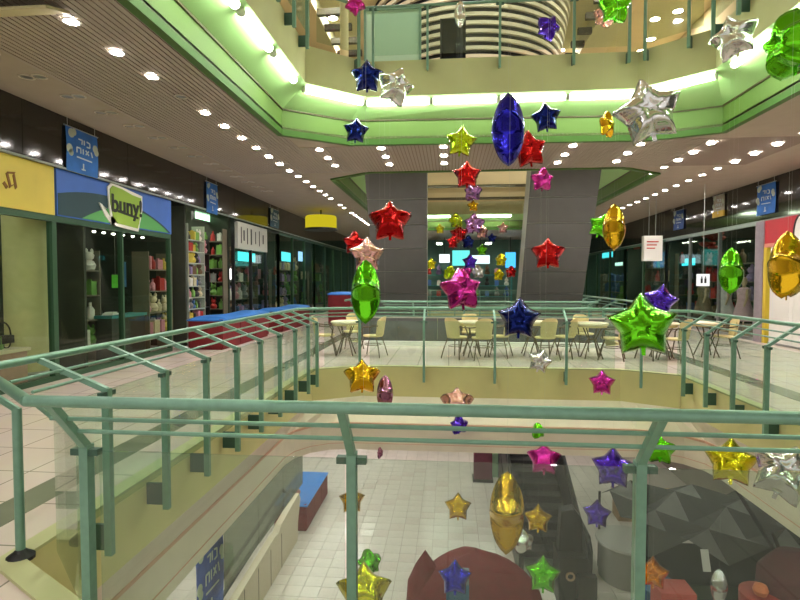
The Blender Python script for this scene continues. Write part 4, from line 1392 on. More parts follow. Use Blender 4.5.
def bx(px, Y):
    return at(px, 330, Y=Y).x


D = math.radians
# chair faces local +y
put_table(bx(346, 11.5), 11.5, 'leftmost cream cafe table, behind the hanging green balloon')
put_chair(bx(326, 11.5), 11.4, D(-80), 'leftmost cafe chair on the bridge, seen from its side')
put_chair(bx(374, 11.5), 11.35, D(75), 'cafe chair right of the leftmost table, turned to it')
put_chair(bx(352, 12.2), 12.25, D(180), 'cafe chair on the far side of the leftmost table')
put_table(bx(472, 11.6), 11.7, 'cream cafe table left of the dark blue star balloon')
put_chair(bx(457, 11.2), 11.25, D(-35), 'cafe chair with its back to the void, left of a pair near the pink balloon')
put_chair(bx(482, 11.1), 11.12, D(12), 'cafe chair with its back to the void, wide back between two posts')
put_chair(bx(499, 11.5), 11.5, D(70), 'cafe chair just left of the dark blue star balloon')
put_chair(bx(470, 12.3), 12.35, D(180), 'cafe chair on the far side of the table near the pink balloon')
put_table(bx(532, 11.8), 11.9, 'cream cafe table half hidden by the dark blue star balloon')
put_chair(bx(546, 11.2), 11.3, D(15), 'cafe chair right behind the dark blue star balloon')
put_chair(bx(565, 11.5), 11.55, D(60), 'cafe chair beside the third railing post')
put_table(bx(592, 11.5), 11.5, 'cream cafe table between the dark blue and big green balloons')
put_chair(bx(612, 11.3), 11.3, D(70), 'cafe chair left of the big green star balloon')
put_chair(bx(584, 12.2), 12.2, D(190), 'cafe chair on the far side of the table left of the green balloon')
put_table(bx(662, 11.7), 11.7, 'cream cafe table behind the big green star balloon')
put_chair(bx(680, 11.1), 11.25, D(35), 'rightmost cream cafe chair, by the corner of the railing')
put_chair(bx(650, 11.6), 11.45, D(-60), 'cafe chair behind the big green star balloon')
put_table(bx(709, 11.9), 12.0, 'rightmost dim cafe table beyond the railing corner')
put_chair(bx(724, 11.9), 11.9, D(80), 'dim cafe chair furthest right on the bridge')

# ------------------------------------------------------------------ upper storey: ringed drum, panels, beams
M_RING = mat('drum_slat', (226, 214, 186), rough=0.4, metal=0.1)
dc = Vector((0.62, 18.2, 0))
t = thing('ringed_drum', 'striped round drum of pale rings hanging in the upper storey', 'drum', (dc.x, dc.y, 7.3))
MB().lathe([(0, 7.3), (2.6, 7.3), (3.2, RZ - 0.01)], (dc.x, dc.y, 0), 48).build('core', mat('drum_dark', (16, 16, 18), rough=0.8), t, True)
nr = 14
for k in range(nr):
    z_ = 7.32 + (RZ - 7.4) * k / nr
    r_ = 2.62 + 0.6 * k / nr
    MB().lathe([(r_ - 0.03, z_), (r_ + 0.05, z_), (r_ + 0.07, z_ + 0.09), (r_ + 0.01, z_ + 0.09), (r_ - 0.03, z_)], (dc.x, dc.y, 0), 64).build('ring', M_RING, t, True)
p, q = at(365, 57, Y=12.9), at(420, 8, Y=12.9)
t = thing('glass_screen', 'pale green frosted glass screen on the upper storey', 'screen', ((p.x + q.x) / 2, 12.95, UZ))
MB().box((p.x + 0.03, 12.93, UZ + 0.05), (q.x - 0.03, 12.96, q.z)).build('pane', mat('frosted_green', (176, 210, 184), rough=0.4), t)
for xx in (p.x, q.x):
    MB().box((xx - 0.03, 12.9, UZ), (xx + 0.03, 12.99, q.z + 0.05)).build('post', M_GREEN, t)
MB().box((p.x, 12.9, q.z), (q.x, 12.99, q.z + 0.06)).build('head_rail', M_GREEN, t)
p, q = at(440, 57, Y=13.1), at(466, 17, Y=13.1)
t = thing('glass_screen', 'small dark blue glass screen before the striped drum', 'screen', ((p.x + q.x) / 2, 13.15, UZ))
MB().box((p.x, 13.13, UZ), (q.x, 13.16, q.z)).build('pane', glass('dark_glass', (84, 96, 116), gloss=0.6), t)
MB().box((p.x, 13.12, UZ), (p.x + 0.03, 13.17, q.z)).build('post', M_BLACK, t)
M_BEAM = mat('roof_beam', (226, 212, 166), rough=0.7)
M_RIB = mat('roof_rib', (70, 60, 44), rough=0.7)
for k, (xa, xb, lb) in enumerate(((-5.0, -4.1, 'pale sloping beam with dark ribs under the roof, left of the drum'), (4.7, 5.6, 'pale sloping beam with dark ribs under the roof, right of the drum'))):
    t = thing('roof_beam', lb, 'beam', ((xa + xb) / 2, 20, 9.6))
    MB().box((xa, 14.5, RZ - 0.5), (xb, 27, RZ)).build('body', M_BEAM, t)
    for j in range(7):
        y_ = 15.4 + j * 1.0
        sgn = 1 if k == 0 else -1
        x0 = xb if k == 0 else xa
        MB().box((x0 - 0.45 * (k == 1) * 1, y_, RZ - 0.55), (x0 + 0.9 * (k == 0) + 0.0, y_ + 0.16, RZ - 0.36)).build('rib', M_RIB, t)
for (yb_, z0_, z1_, lb) in ((26.0, 6.25, 7.0, 'nearer pale beam spanning the escalator void high up'), (27.3, 5.85, 6.1, 'thin pale beam spanning the far end of the escalator void')):
    t = thing('cross_beam', lb, 'beam', (0.9, yb_, z0_))
    MB().box((XL, yb_, z0_), (XR, yb_ + 0.4, z1_)).build('body', M_BEAM, t)
    MB().box((XL, yb_ - 0.03, z0_ - 0.06), (XR, yb_ + 0.43, z0_)).build('underside_shade', M_LIPTRIM, t)  # brown strip paints in the shade of the beam's underside
for xa in (-1.95,):
    t = thing('roof_column', 'slim pale column on the upper storey bridge beside the green screen', 'column', (xa, 12.6, UZ))
    MB().lathe([(0.14, 0), (0.14, 0.1), (0.1, 0.14), (0.1, RZ - UZ - 0.1), (0.14, RZ - UZ)], (xa - 0.5, 12.4, UZ), 16).build('shaft', M_BEAM, t, True)
    MB().lathe([(0.17, 0), (0.17, 0.06), (0.14, 0.08)], (xa - 0.5, 12.4, UZ), 16).build('base', M_STEEL, t)

# ------------------------------------------------------------------ lower storey
# hanging smoke curtain of glass under the left edge
t = thing('smoke_curtain', 'hanging grey glass smoke curtain under the left walkway edge', 'glass screen', (-2.78, 7.5, -2.7))
M_SMOKE = glass('smoke_glass', (214, 220, 208), gloss=0.7, haze=0.3, hazecol=(122, 128, 112))
for k, (ya, yb) in enumerate(((6.2, 7.35), (7.38, 8.5), (8.53, 9.7))):
    MB().box((-2.76, ya, -2.2), (-2.748, yb, -1.4)).build('pane', M_SMOKE, t)
MB().box((-2.79, 6.2, -1.42), (-2.72, 9.7, -1.385)).build('channel', M_STEEL, t)
# counter with handrail under the left walkway
t = thing('travelator_side', 'beige balustrade with black handrail on the lower storey', 'balustrade', (-4.2, 12.1, LZ))
prof = [(9.4, LZ), (14.0, LZ), (14.05, LZ + 0.5), (14.3, LZ + 1.05), (14.15, LZ + 1.25), (12.6, LZ + 1.1), (12.4, LZ + 0.98), (12.1, LZ + 1.02), (9.4, LZ + 0.86)]
MB().prism(prof, Matrix(((0, 1, 0, -4.28), (1, 0, 0, 0), (0, 0, 1, 0), (0, 0, 0, 1))), 0.16).build('side', mat('balustrade_beige', (206, 192, 164), rough=0.4), t)
MB().tube([(-4.36, 9.4, LZ + 1.0), (-4.36, 12.0, LZ + 1.16), (-4.36, 12.6, LZ + 1.22), (-4.34, 14.1, LZ + 1.36), (-4.3, 14.32, LZ + 1.2), (-4.3, 14.3, LZ + 1.0)], 0.045, 8).build('handrail', M_BLACK, t, True)
MB().tube([(-4.6, 9.4, LZ + 1.0), (-4.6, 12.0, LZ + 1.16), (-4.6, 12.6, LZ + 1.22), (-4.58, 14.1, LZ + 1.36), (-4.56, 14.32, LZ + 1.2)], 0.045, 8).build('handrail', M_BLACK, t, True)
MB().lathe([(0, -0.09), (0.09, -0.06), (0.12, 0), (0.09, 0.06), (0, 0.09)], (-4.25, 14.35, LZ + 1.2), 12).build('end_knob', mat('knob_pink', (170, 120, 110), rough=0.5), t, True)
for yy in (10.2, 11.0, 11.8, 12.6):
    MB().box((-4.13, yy, LZ), (-4.115, yy + 0.02, LZ + 0.86)).build('seam', M_BLACK, t)

# maroon tarpaulin over a round stall
t = thing('covered_stall', 'large maroon tarpaulin draped over a round stall on the lower floor', 'stall', (0.45, 10.9, LZ))
p = at(412, 549, Y=10.8); pc = at(472, 546, Y=10.8)
vs, fs = [], []
n, rings = 40, 12
cx0, cy0 = pc.x + 0.06, 10.75
hz = pc.z - LZ
for j in range(rings + 1):
    s_ = j / rings
    for k in range(n):
        a = 2 * PI * k / n
        rr = 1.42 * (1 if j == 0 else math.cos((s_) ** 1.6 * PI / 2) ** 0.7)
        fold = 1 + 0.03 * math.sin(a * 9) * (1 - s_)
        zz = LZ + 0.0 + hz * s_ * (0.97 + 0.03 * math.cos(3 * a) * s_)
        if j == 0:
            zz = LZ + 0.01
        vs.append((cx0 + rr * fold * math.cos(a), cy0 + rr * 0.75 * fold * math.sin(a), zz))
for j in range(rings):
    for k in range(n):
        fs.append((j * n + k, j * n + (k + 1) % n, (j + 1) * n + (k + 1) % n, (j + 1) * n + k))
fs.append(tuple(rings * n + k for k in range(n)))
MB().add(vs, fs).build('tarpaulin', M_MAROON, t, True)
# pointed corner at the left
MB().lathe([(0.4, -1.2), (0.36, -0.6), (0.2, -0.25), (0.0, 0.05)], (p.x + 0.28, 10.7, p.z), 12).build('tarpaulin_peak', M_MAROON, t, True)
p = at(457, 590, Y=9.65)
MB().box((p.x - 0.2, 9.62, p.z - 0.5), (p.x + 0.22, 9.78, p.z + 0.12)).build('box_front', mat('box_teal', (44, 96, 128), rough=0.5), t)
MB().box((p.x + 0.02, 9.61, p.z + 0.12), (p.x + 0.22, 9.7, p.z + 0.4)).build('panel_front', mat('box_grey', (110, 120, 130), rough=0.5), t)

# escalator of the lower storey
t = thing('escalator', 'dark grey escalator climbing away on the lower storey', 'escalator', (2.6, 13.4, LZ))
M_DKGREY = mat('escalator_dark', (58, 56, 56), rough=0.5, metal=0.2)
ex0, ex1 = 1.75, 3.35
MB().box((ex0, 12.6, LZ), (ex1, 13.6, LZ + 0.03)).build('landing_plate', M_STEEL, t)
for k in range(11):
    y0 = 13.6 + k * 0.4
    MB().box((ex0 + 0.15, y0, LZ + 0.2 * k), (ex1 - 0.15, y0 + 0.4, LZ + 0.2 * (k + 1))).build('step', M_DKGREY, t)
for xx in (ex0, ex1):
    pr_ = [(12.7, LZ), (13.7, LZ), (18.0, LZ + 1.9), (18.0, LZ + 3.1), (13.7, LZ + 0.98), (12.9, LZ + 0.95), (12.65, LZ + 0.7)]
    MB().prism(pr_, Matrix(((0, 1, 0, xx - 0.06), (1, 0, 0, 0), (0, 0, 1, 0), (0, 0, 0, 1))), 0.12).build('balustrade', M_DKGREY, t)
    MB().tube([(xx, 12.72, LZ + 0.5), (xx, 12.6, LZ + 0.75), (xx, 12.85, LZ + 1.0), (xx, 13.7, LZ + 1.04), (xx, 18.0, LZ + 3.15)], 0.05, 8).build('handrail', M_BLACK, t, True)
MB().add([(ex0 - 0.06, 13.75, LZ + 0.0), (ex1 + 0.06, 13.75, LZ + 0.0), (ex1 + 0.06, 18.0, LZ + 1.7), (ex0 - 0.06, 18.0, LZ + 1.7), (ex0 - 0.06, 18.0, LZ), (ex1 + 0.06, 18.0, LZ)],
         [(0, 1, 2, 3), (0, 4, 5, 1), (2, 5, 4, 3), (0, 3, 4), (1, 5, 2)]).build('truss', M_DKGREY, t)
# black machine in front of it
p = at(578, 540, z=LZ + 0.9)
t = thing('ride_machine', 'black coin operated machine with a speaker hole beside the escalator', 'machine', (p.x, 11.9, LZ))
mx_, my_ = at(572, 560, Y=11.9).x, 11.9
MB().box((mx_ - 0.34, my_ - 0.3, LZ), (mx_ + 0.26, my_ + 0.4, LZ + 1.1)).build('cabinet', M_BLACK, t)
MB().box((mx_ + 0.02, my_ - 0.5, LZ), (mx_ + 0.42, my_ - 0.32, LZ + 0.8)).build('front_box', M_DKGREY, t)
MB().prism([(-0.3, 0), (0.22, 0), (0.2, 0.75), (0.05, 0.95), (-0.24, 0.9)], Matrix(((1, 0, 0, mx_), (0, 1, 0, my_), (0, 0, 1, LZ + 1.1), (0, 0, 0, 1))), 0.3).build('head', M_BLACK, t)
MB().tube([(mx_ - 0.1 + 0.08 * math.cos(2 * PI * k / 16), my_ - 0.31, LZ + 0.7 + 0.08 * math.sin(2 * PI * k / 16)) for k in range(16)], 0.025, 6, True).build('speaker_ring', mat('speaker_tan', (180, 150, 120), rough=0.5), t)
# lower right: tan counter, round grey counter, canopy stall, boxes
p, q = at(612, 512, z=LZ), at(672, 512, z=LZ)
t = thing('counter', 'long tan counter behind the round grey counter on the lower floor', 'counter', ((p.x + q.x) / 2, 16.1, LZ))
MB().box((p.x, 16.0, LZ), (q.x + 0.2, 16.6, LZ + 0.75)).build('body', mat('counter_tan', (170, 138, 104), rough=0.6, noise=0.1), t)
MB().box((p.x - 0.05, 15.95, LZ + 0.75), (q.x + 0.25, 16.65, LZ + 0.8)).build('top', mat('counter_top', (196, 168, 130), rough=0.5), t)
p = at(632, 545, z=LZ + 0.95)
t = thing('round_counter', 'round light grey counter on the lower floor behind the railing post', 'counter', (p.x, p.y + 0.3, LZ))
MB().lathe([(0.62, 0), (0.66, 0.05), (0.66, 0.86), (0.6, 0.88), (0, 0.88)], (p.x, p.y + 0.3, LZ), 28).build('drum', mat('counter_grey', (176, 172, 164), rough=0.5), t, True)
MB().lathe([(0, 0.88), (0.72, 0.88), (0.74, 0.91), (0.72, 0.95), (0, 0.95)], (p.x, p.y + 0.3, LZ), 28).build('top', mat('counter_grey_top', (190, 186, 176), rough=0.4), t, True)
t = thing('canopy_stall', 'dark stall under a grey faceted fabric canopy at lower right', 'stall', (5.2, 11.0, LZ))
CX0, CX1, CY0, CY1, CZ0 = 3.75, 7.4, 10.2, 13.4, LZ + 1.9
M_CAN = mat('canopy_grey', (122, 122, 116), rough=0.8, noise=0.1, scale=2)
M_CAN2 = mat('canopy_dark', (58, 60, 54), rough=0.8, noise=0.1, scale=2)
nx, ny = 5, 4
hgt = lambda i, j: CZ0 + (0.32 if (i + j) % 2 else 0.0) + 0.08 * math.sin(i * 2.1 + j)
fa, fb = MB(), MB()
for j in range(ny):
    for i in range(nx):
        P_ = [(CX0 + (CX1 - CX0) * (i + a) / nx, CY0 + (CY1 - CY0) * (j + b) / ny, hgt(i + a, j + b)) for a, b in ((0, 0), (1, 0), (1, 1), (0, 1))]
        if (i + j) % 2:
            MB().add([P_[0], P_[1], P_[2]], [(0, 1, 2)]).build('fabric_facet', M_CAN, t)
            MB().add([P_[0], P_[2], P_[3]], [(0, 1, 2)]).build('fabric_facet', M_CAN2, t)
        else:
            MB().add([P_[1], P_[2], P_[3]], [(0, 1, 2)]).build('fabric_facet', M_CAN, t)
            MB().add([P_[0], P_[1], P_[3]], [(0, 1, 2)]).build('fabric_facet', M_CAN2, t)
for xx, yy in ((CX0, CY0), (CX1, CY0), (CX0, CY1), (CX1, CY1)):
    MB().tube([(xx, yy, LZ), (xx, yy, CZ0)], 0.03, 8).build('pole', M_BLACK, t)
MB().box((CX0 + 0.4, CY0 + 0.1, LZ), (CX1 - 0.1, CY0 + 0.6, LZ + 1.1)).build('front_counter', mat('stall_green', (52, 62, 52), rough=0.6), t)
MB().box((CX0 + 0.1, CY0 + 0.75, LZ), (CX1 - 0.05, CY0 + 0.78, CZ0 - 0.05)).build('canopy_shade', mat('stall_shade', (50, 54, 50), rough=0.8, noise=0.15), t)  # added dark sheet, stands in for the shade under the canopy
p = at(662, 555, Y=10.0)
t = thing('covered_cart', 'small cart under a blue cloth at the left of the grey canopy', 'cart', (p.x, 10.0, LZ))
MB().lathe([(0.5, 0.01), (0.44, 0.5), (0.42, 1.2), (0.38, 1.5), (0.2, 1.62), (0, 1.65)], (p.x, 10.0, LZ), 18).build('blue_cloth', mat('cloth_blue_dull', (66, 100, 134), rough=0.8, noise=0.15), t, True)
MB().box((p.x - 0.3, 9.8, LZ), (p.x + 0.3, 10.2, LZ + 0.3)).build('base', M_BLACK, t)
p = at(675, 596, Y=9.0)
t = thing('slot_box', 'red metal box with a dark slot at lower right', 'box', (p.x, 9.0, LZ))
MB().box((p.x - 0.28, 8.85, LZ), (p.x + 0.28, 9.3, p.z + 0.12)).build('body', mat('box_red', (196, 74, 66), rough=0.5), t)
MB().box((p.x - 0.2, 8.835, p.z - 0.06), (p.x + 0.22, 8.85, p.z + 0.02)).build('slot', mat('box_red_dark', (92, 30, 30), rough=0.6), t)
p = at(707, 562, Y=10.1)
t = thing('notice_sheet', 'white paper notice on the dark stall front', 'notice', (p.x, 10.16, p.z - 0.2))
MB().obox((p.x, 10.15, p.z), (0.07, 0, 0.0), (0, 0.004, 0), (-0.03, 0, 0.21)).build('sheet', M_WHITE, t)
MB().tube([(p.x, 10.15, p.z + 0.2), (p.x, 10.2, CZ0 + 0.05)], 0.004, 5).build('cord', M_THREAD, t)
p = at(757, 588, Y=9.2)
t = thing('toy_bin', 'red bin with an orange ball on top at lower right', 'bin', (p.x, 9.2, LZ))
MB().lathe([(0.3, 0), (0.36, 0.1), (0.4, p.z - LZ - 0.1), (0.36, p.z - LZ - 0.08), (0, p.z - LZ - 0.1)], (p.x + 0.15, 9.2, LZ), 18).build('body', mat('bin_red', (170, 60, 44), rough=0.5), t, True)
MB().lathe([(0, -0.12), (0.09, -0.08), (0.12, 0), (0.09, 0.08), (0, 0.12)], (p.x, 9.1, p.z + 0.03), 14).build('ball', mat('ball_orange', (214, 120, 76), rough=0.5), t, True)
p = at(790, 572, Y=9.3)
t = thing('covered_ride', 'maroon cloth covered ride at the lower right corner', 'ride', (p.x + 0.2, 9.4, LZ))
MB().lathe([(0.62, 0), (0.66, 0.8), (0.6, p.z - LZ - 0.1), (0.35, p.z - LZ + 0.22), (0, p.z - LZ + 0.3)], (p.x + 0.2, 9.4, LZ), 20).build('cloth', mat('cloth_maroon_dark', (84, 30, 34), rough=0.8, noise=0.15), t, True)
MB().lathe([(0.5, 0), (0.68, 0.02), (0.68, 0.06), (0.5, 0.08)], (p.x + 0.2, 9.4, LZ), 20).build('hem', M_BLACK, t)
for (a, b, c, d, lb) in ((735, 487, 785, 568, 'left of two dark slanting poles before the grey canopy'), (772, 532, 790, 575, 'right of two dark slanting poles before the grey canopy')):
    p, q = at(a, b, Y=9.7), at(c, d, Y=9.9)
    t = thing('slanting_pole', lb, 'pole', (q.x, q.y, LZ))
    dd = (q - p).normalized()
    e_ = q + dd * ((LZ - q.z) / dd.z)
    MB().tube([tuple(p), (e_.x, e_.y, LZ + 0.02)], 0.035, 8).build('shaft', M_BLACK, t)
    MB().lathe([(0.08, 0), (0.08, 0.03), (0.04, 0.05)], (e_.x, e_.y, LZ), 10).build('foot', M_BLACK, t)
p, q = at(474, 482, z=LZ), at(492, 482, z=LZ)
t = thing('poster_pillar', 'tall maroon poster pillar far back on the lower floor', 'pillar', ((p.x + q.x) / 2, p.y, LZ))
MB().box((p.x, p.y, LZ), (q.x, p.y + 0.5, LZ + 2.2)).build('body', mat('pillar_maroon', (104, 52, 66), rough=0.6, noise=0.2, scale=4), t)
MB().box((p.x - 0.04, p.y - 0.04, LZ), (q.x + 0.04, p.y + 0.54, LZ + 0.1)).build('plinth', M_BLACK, t)
t = thing('glass_lobby', 'pale green glass doors far back on the lower floor', 'doors', (0.9, 19.0, LZ))
for k in range(3):
    x0 = 1.5 + k * 0.32
    MB().box((x0, 19.2, LZ), (x0 + 0.28, 19.23, LZ + 2.3)).build('leaf', mat('lobby_glass', (170, 206, 170), rough=0.25), t)
    MB().box((x0 + 0.28, 19.18, LZ), (x0 + 0.32, 19.25, LZ + 2.35)).build('mullion', M_GREEN, t)

# ------------------------------------------------------------------ star balloons
COLORS = {'navy': (20, 34, 110), 'blue': (44, 40, 190), 'purple': (84, 48, 190), 'silver': (226, 226, 226), 'lime': (190, 214, 30), 'green': (110, 214, 30), 'red': (196, 24, 28),
          'gold': (236, 186, 36), 'yellow': (232, 222, 40), 'magenta': (206, 50, 160), 'pink': (230, 150, 190), 'rose': (232, 176, 170), 'mauve': (170, 110, 140), 'orange': (240, 140, 40), 'lilac': (196, 140, 216)}


def star_mesh(name, puff, seed, notch=0.345, power=0.82):
    """inflated five-point foil star in the xz plane, tip up, about 1 across"""
    rnd = random.Random(seed)
    n = 60
    rings = 9
    def R(a):
        k = (a / (2 * PI / 5)) % 1.0
        d = abs(k - 0.0) if k < 0.5 else abs(k - 1.0)       # 0 at a tip .. 0.5 at a notch
        a1 = d * 2 * PI / 5
        # straight edge between tip (1) and notch (0.52), slightly rounded
        r1, r2, s = 0.53, notch, PI / 5
        den = r2 * math.sin(s - a1) * 0 + (r1 * math.sin(a1) + r2 * math.sin(s - a1))
        r = r1 * r2 * math.sin(s) / (r2 * math.sin(s - a1) + r1 * math.sin(a1)) if True else den
        return r
    vs = []
    fs = []
    wr = [rnd.uniform(-1, 1) for _ in range(n)]
    P2 = [[(math.sin(2 * PI * k / n) * R(2 * PI * k / n) * j / rings, math.cos(2 * PI * k / n) * R(2 * PI * k / n) * j / rings) for k in range(n)] for j in range(rings + 1)]
    U = [[0.0] * n for _ in range(rings + 1)]
    wts = []
    for j in range(1, rings):
        row = []
        for k in range(n):
            p0 = P2[j][k]
            nb = [(j - 1, k), (j + 1, k), (j, k - 1), (j, (k + 1) % n)]
            row.append([(jj, kk, 1.0 / max(1e-5, (P2[jj][kk][0] - p0[0]) ** 2 + (P2[jj][kk][1] - p0[1]) ** 2)) for jj, kk in nb])
        wts.append(row)
    for it in range(260):
        for j in range(1, rings):
            for k in range(n):
                w_ = wts[j - 1][k]
                U[j][k] = (sum(U[jj][kk] * q for jj, kk, q in w_) + 1.0) / sum(q for _, _, q in w_)
        c_ = sum(U[1]) / n * 1.01
        U[0] = [c_] * n
    um = U[0][0]
    for side in (1, -1):
        for j in range(rings):
            t = j / rings
            for k in range(n):
                th = puff * max(0.0, U[j][k] / um) ** power * (1 + 0.09 * wr[k] * t * t)
                vs.append((P2[j][k][0], side * th, P2[j][k][1]))
    o0 = len(vs)
    for k in range(n):
        a = 2 * PI * k / n
        r = R(a) * (1.0 + 0.012 * wr[k])
        vs.append((math.sin(a) * r, 0, math.cos(a) * r))
    for si in (0, 1):
        b = si * rings * n
        for j in range(rings):
            for k in range(n):
                k2 = (k + 1) % n
                A_, B_ = b + j * n + k, b + j * n + k2
                if j == rings - 1:
                    C_, D_ = o0 + k2, o0 + k
                else:
                    C_, D_ = b + (j + 1) * n + k2, b + (j + 1) * n + k
                if j == 0:
                    q = (A_, C_, D_) if False else (A_, B_, C_, D_)
                q = (A_, B_, C_, D_)
                fs.append(q if si == 0 else tuple(reversed(q)))
    me = bpy.data.meshes.new(name)
    me.from_pydata(vs, [], fs)
    bm = bmesh.new()
    bm.from_mesh(me)
    bmesh.ops.remove_doubles(bm, verts=bm.verts, dist=1e-5)
    bmesh.ops.recalc_face_normals(bm, faces=bm.faces)
    bm.to_mesh(me)
    bm.free()
    for p_ in me.polygons:
        p_.use_smooth = True
    me.materials.append(M_STEEL)
    return me


STARS = [star_mesh('foil_star', 0.27, s_) for s_ in range(3)]
def edge_star_mesh(name, puff, seed, notch):
    """the same star for the ones seen on edge: a fuller, sharply rimmed cushion"""
    me = star_mesh(name, puff, seed, notch, 1.0)
    out = []
    for k in range(10):
        a = PI * k / 5
        r = 0.53 if k % 2 == 0 else notch
        out.append(Vector((math.sin(a) * r, math.cos(a) * r)))
    def dist(p):
        best = 9.0
        for i in range(10):
            u, w = out[i], out[(i + 1) % 10]
            d = w - u
            t = max(0.0, min(1.0, (p - u).dot(d) / d.dot(d)))
            best = min(best, (p - (u + d * t)).length)
        return best
    dm = dist(Vector((0, 0)))
    for v in me.vertices:
        t = min(1.0, dist(Vector((v.co.x, v.co.z))) / dm)
        if abs(v.co.y) < 1e-5:
            continue
        v.co.y = math.copysign(puff * (1 - (1 - t) ** 2) ** 0.62, v.co.y)
    bm = bmesh.new()
    bm.from_mesh(me)
    for it in range(2):
        bmesh.ops.smooth_vert(bm, verts=[v for v in bm.verts if abs(v.co.y) > 0.02], factor=0.5, use_axis_x=False, use_axis_y=True, use_axis_z=False)
    bm.to_mesh(me)
    bm.free()
    return me


STARS_EDGE = [edge_star_mesh('foil_star_edge', 0.23, 11 + s_, 0.30) for s_ in range(2)]
tailme = MB().add([(-0.035, -0.006, -0.26), (0.035, -0.006, -0.26), (0.028, -0.006, -0.46), (-0.028, -0.006, -0.46), (-0.035, 0.006, -0.26), (0.035, 0.006, -0.26), (0.028, 0.006, -0.46), (-0.028, 0.006, -0.46)],
                  [(0, 1, 2, 3), (7, 6, 5, 4), (0, 4, 5, 1), (1, 5, 6, 2), (2, 6, 7, 3), (3, 7, 4, 0)])


def balloon(cx, cy, size, colr, label, yaw=0, tilt=0, roll=0, Y=None, dia=0.5, edge=False):
    """size: pixels across the star; yaw 0 faces the camera, 90 shows its edge; tilt leans the top away"""
    Yd = Y if Y is not None else FPX * dia / size
    Yd = min(Yd, 9.2) if Y is None else Yd
    p = at(cx, cy, Y=Yd)
    S = size * Yd / FPX
    t = thing('star_balloon', label, 'balloon', tuple(p), 'foil star balloons')
    t.rotation_euler = (0, 0, math.radians(yaw) - math.atan2(p.x, p.y))
    m = foil_mat(colr, COLORS[colr])
    f = bpy.data.objects.new('foil', random.choice(STARS_EDGE if 60 < abs(yaw) < 95 else STARS))
    COL.objects.link(f)
    f.parent = t
    f.scale = (S, S, S)
    f.rotation_euler = (math.radians(tilt), math.radians(roll), 0)
    f.material_slots[0].link = 'OBJECT'
    f.material_slots[0].material = m
    tl = MB()
    tl.v, tl.f = [(v[0] * S, v[1] * S, v[2] * S) for v in tailme.v], list(tailme.f)
    me = bpy.data.meshes.new('tail')
    me.from_pydata(tl.v, [], tl.f)
    me.materials.append(m)
    o = bpy.data.objects.new('tail', me)
    COL.objects.link(o)
    o.parent = t
    o.rotation_euler = f.rotation_euler
    top = RZ - 0.01 - p.z
    th = bpy.data.meshes.new('thread')
    r = 0.0004
    z0 = 0.1 * S
    th.from_pydata([(r, 0, z0), (-r * 0.5, r, z0), (-r * 0.5, -r, z0), (r, 0, top), (-r * 0.5, r, top), (-r * 0.5, -r, top)], [], [(0, 1, 4, 3), (1, 2, 5, 4), (2, 0, 3, 5)])
    th.materials.append(M_THREAD)
    o = bpy.data.objects.new('thread', th)
    COL.objects.link(o)
    o.parent = t
    return t


B = balloon
ED = 80
B(367, 77, 33, 'navy', 'navy star balloon touching a silver one by the upper left cove')
B(395, 87, 38, 'silver', 'silver star balloon beside the navy one by the upper left cove', yaw=25, roll=15)
B(356, 131, 26, 'navy', 'small navy star balloon against the green band at upper left', roll=5)
B(461, 142, 31, 'lime', 'yellow green star balloon left of the large blue one', roll=8)
B(508, 131, 70, 'blue', 'large royal blue star balloon seen edge on near the bridge ceiling', yaw=88)
B(529, 150, 36, 'red', 'red star balloon peeping from behind the large blue one', roll=-10, yaw=20)
B(546, 118, 29, 'navy', 'navy star balloon right of the large blue one', roll=-6)
B(607, 125, 26, 'gold', 'small gold star balloon seen edge on beside the big silver star', yaw=65)
B(648, 113, 62, 'silver', 'big silver star balloon at upper right', roll=-14, yaw=10)
B(734, 38, 42, 'silver', 'silver star balloon near the top right corner of the cove', roll=-12, yaw=-15)
B(796, 44, 62, 'green', 'large green star balloon cut by the right edge of the picture', yaw=-55)
B(615, 7, 32, 'green', 'green star balloon at the top edge of the picture', yaw=30)
B(604, 16, 22, 'rose', 'small rose star balloon behind the green one at the top edge', yaw=50)
B(548, 28, 24, 'purple', 'small purple star balloon before the striped drum', yaw=40, roll=20)
B(460, 14, 24, 'silver', 'small silver star balloon edge on before the striped drum', yaw=88)
B(355, 4, 22, 'magenta', 'magenta star balloon at the top edge left of the drum', yaw=20, roll=30)
B(390, 222, 44, 'red', 'large red star balloon before the left escalator underside', tilt=-22)
B(354, 243, 24, 'red', 'small red star balloon above the rose star at left', yaw=30)
B(367, 255, 36, 'rose', 'pale rose star balloon above the green edge on balloon')
B(366, 294, 66, 'green', 'large green star balloon seen edge on over the leftmost table', yaw=88)
B(467, 175, 28, 'red', 'red star balloon at the top of the central string')
B(542, 180, 24, 'magenta', 'small magenta star balloon at the top corner of the right escalator', yaw=35)
B(548, 254, 33, 'red', 'red star balloon before the right escalator underside', tilt=-22)
B(461, 290, 44, 'magenta', 'magenta star balloon at the lower end of the central string', yaw=30, tilt=-15)
B(519, 319, 42, 'navy', 'dark blue star balloon before the cafe tables', roll=2)
B(614, 229, 46, 'gold', 'gold star balloon seen edge on before the right walkway shops', yaw=88)
B(601, 226, 25, 'green', 'small green star balloon behind the gold one on the right', roll=20)
B(731, 273, 46, 'green', 'green star balloon seen edge on before the dark right shop', yaw=88)
B(787, 268, 66, 'gold', 'large gold star balloon by the white panel at right', yaw=80)
B(660, 301, 32, 'purple', 'purple star balloon behind the big green star', roll=10)
B(642, 326, 62, 'green', 'big green star balloon facing the camera before the right tables', roll=-4)
B(602, 383, 25, 'magenta', 'small magenta star balloon against the bridge fascia', tilt=-15)
B(540, 361, 25, 'silver', 'small silver star balloon below the cafe tables', roll=15)
B(362, 377, 38, 'gold', 'gold star balloon against the bridge fascia at left', tilt=-38)
B(385, 394, 37, 'mauve', 'mauve star balloon seen edge on beside the gold one', yaw=88)
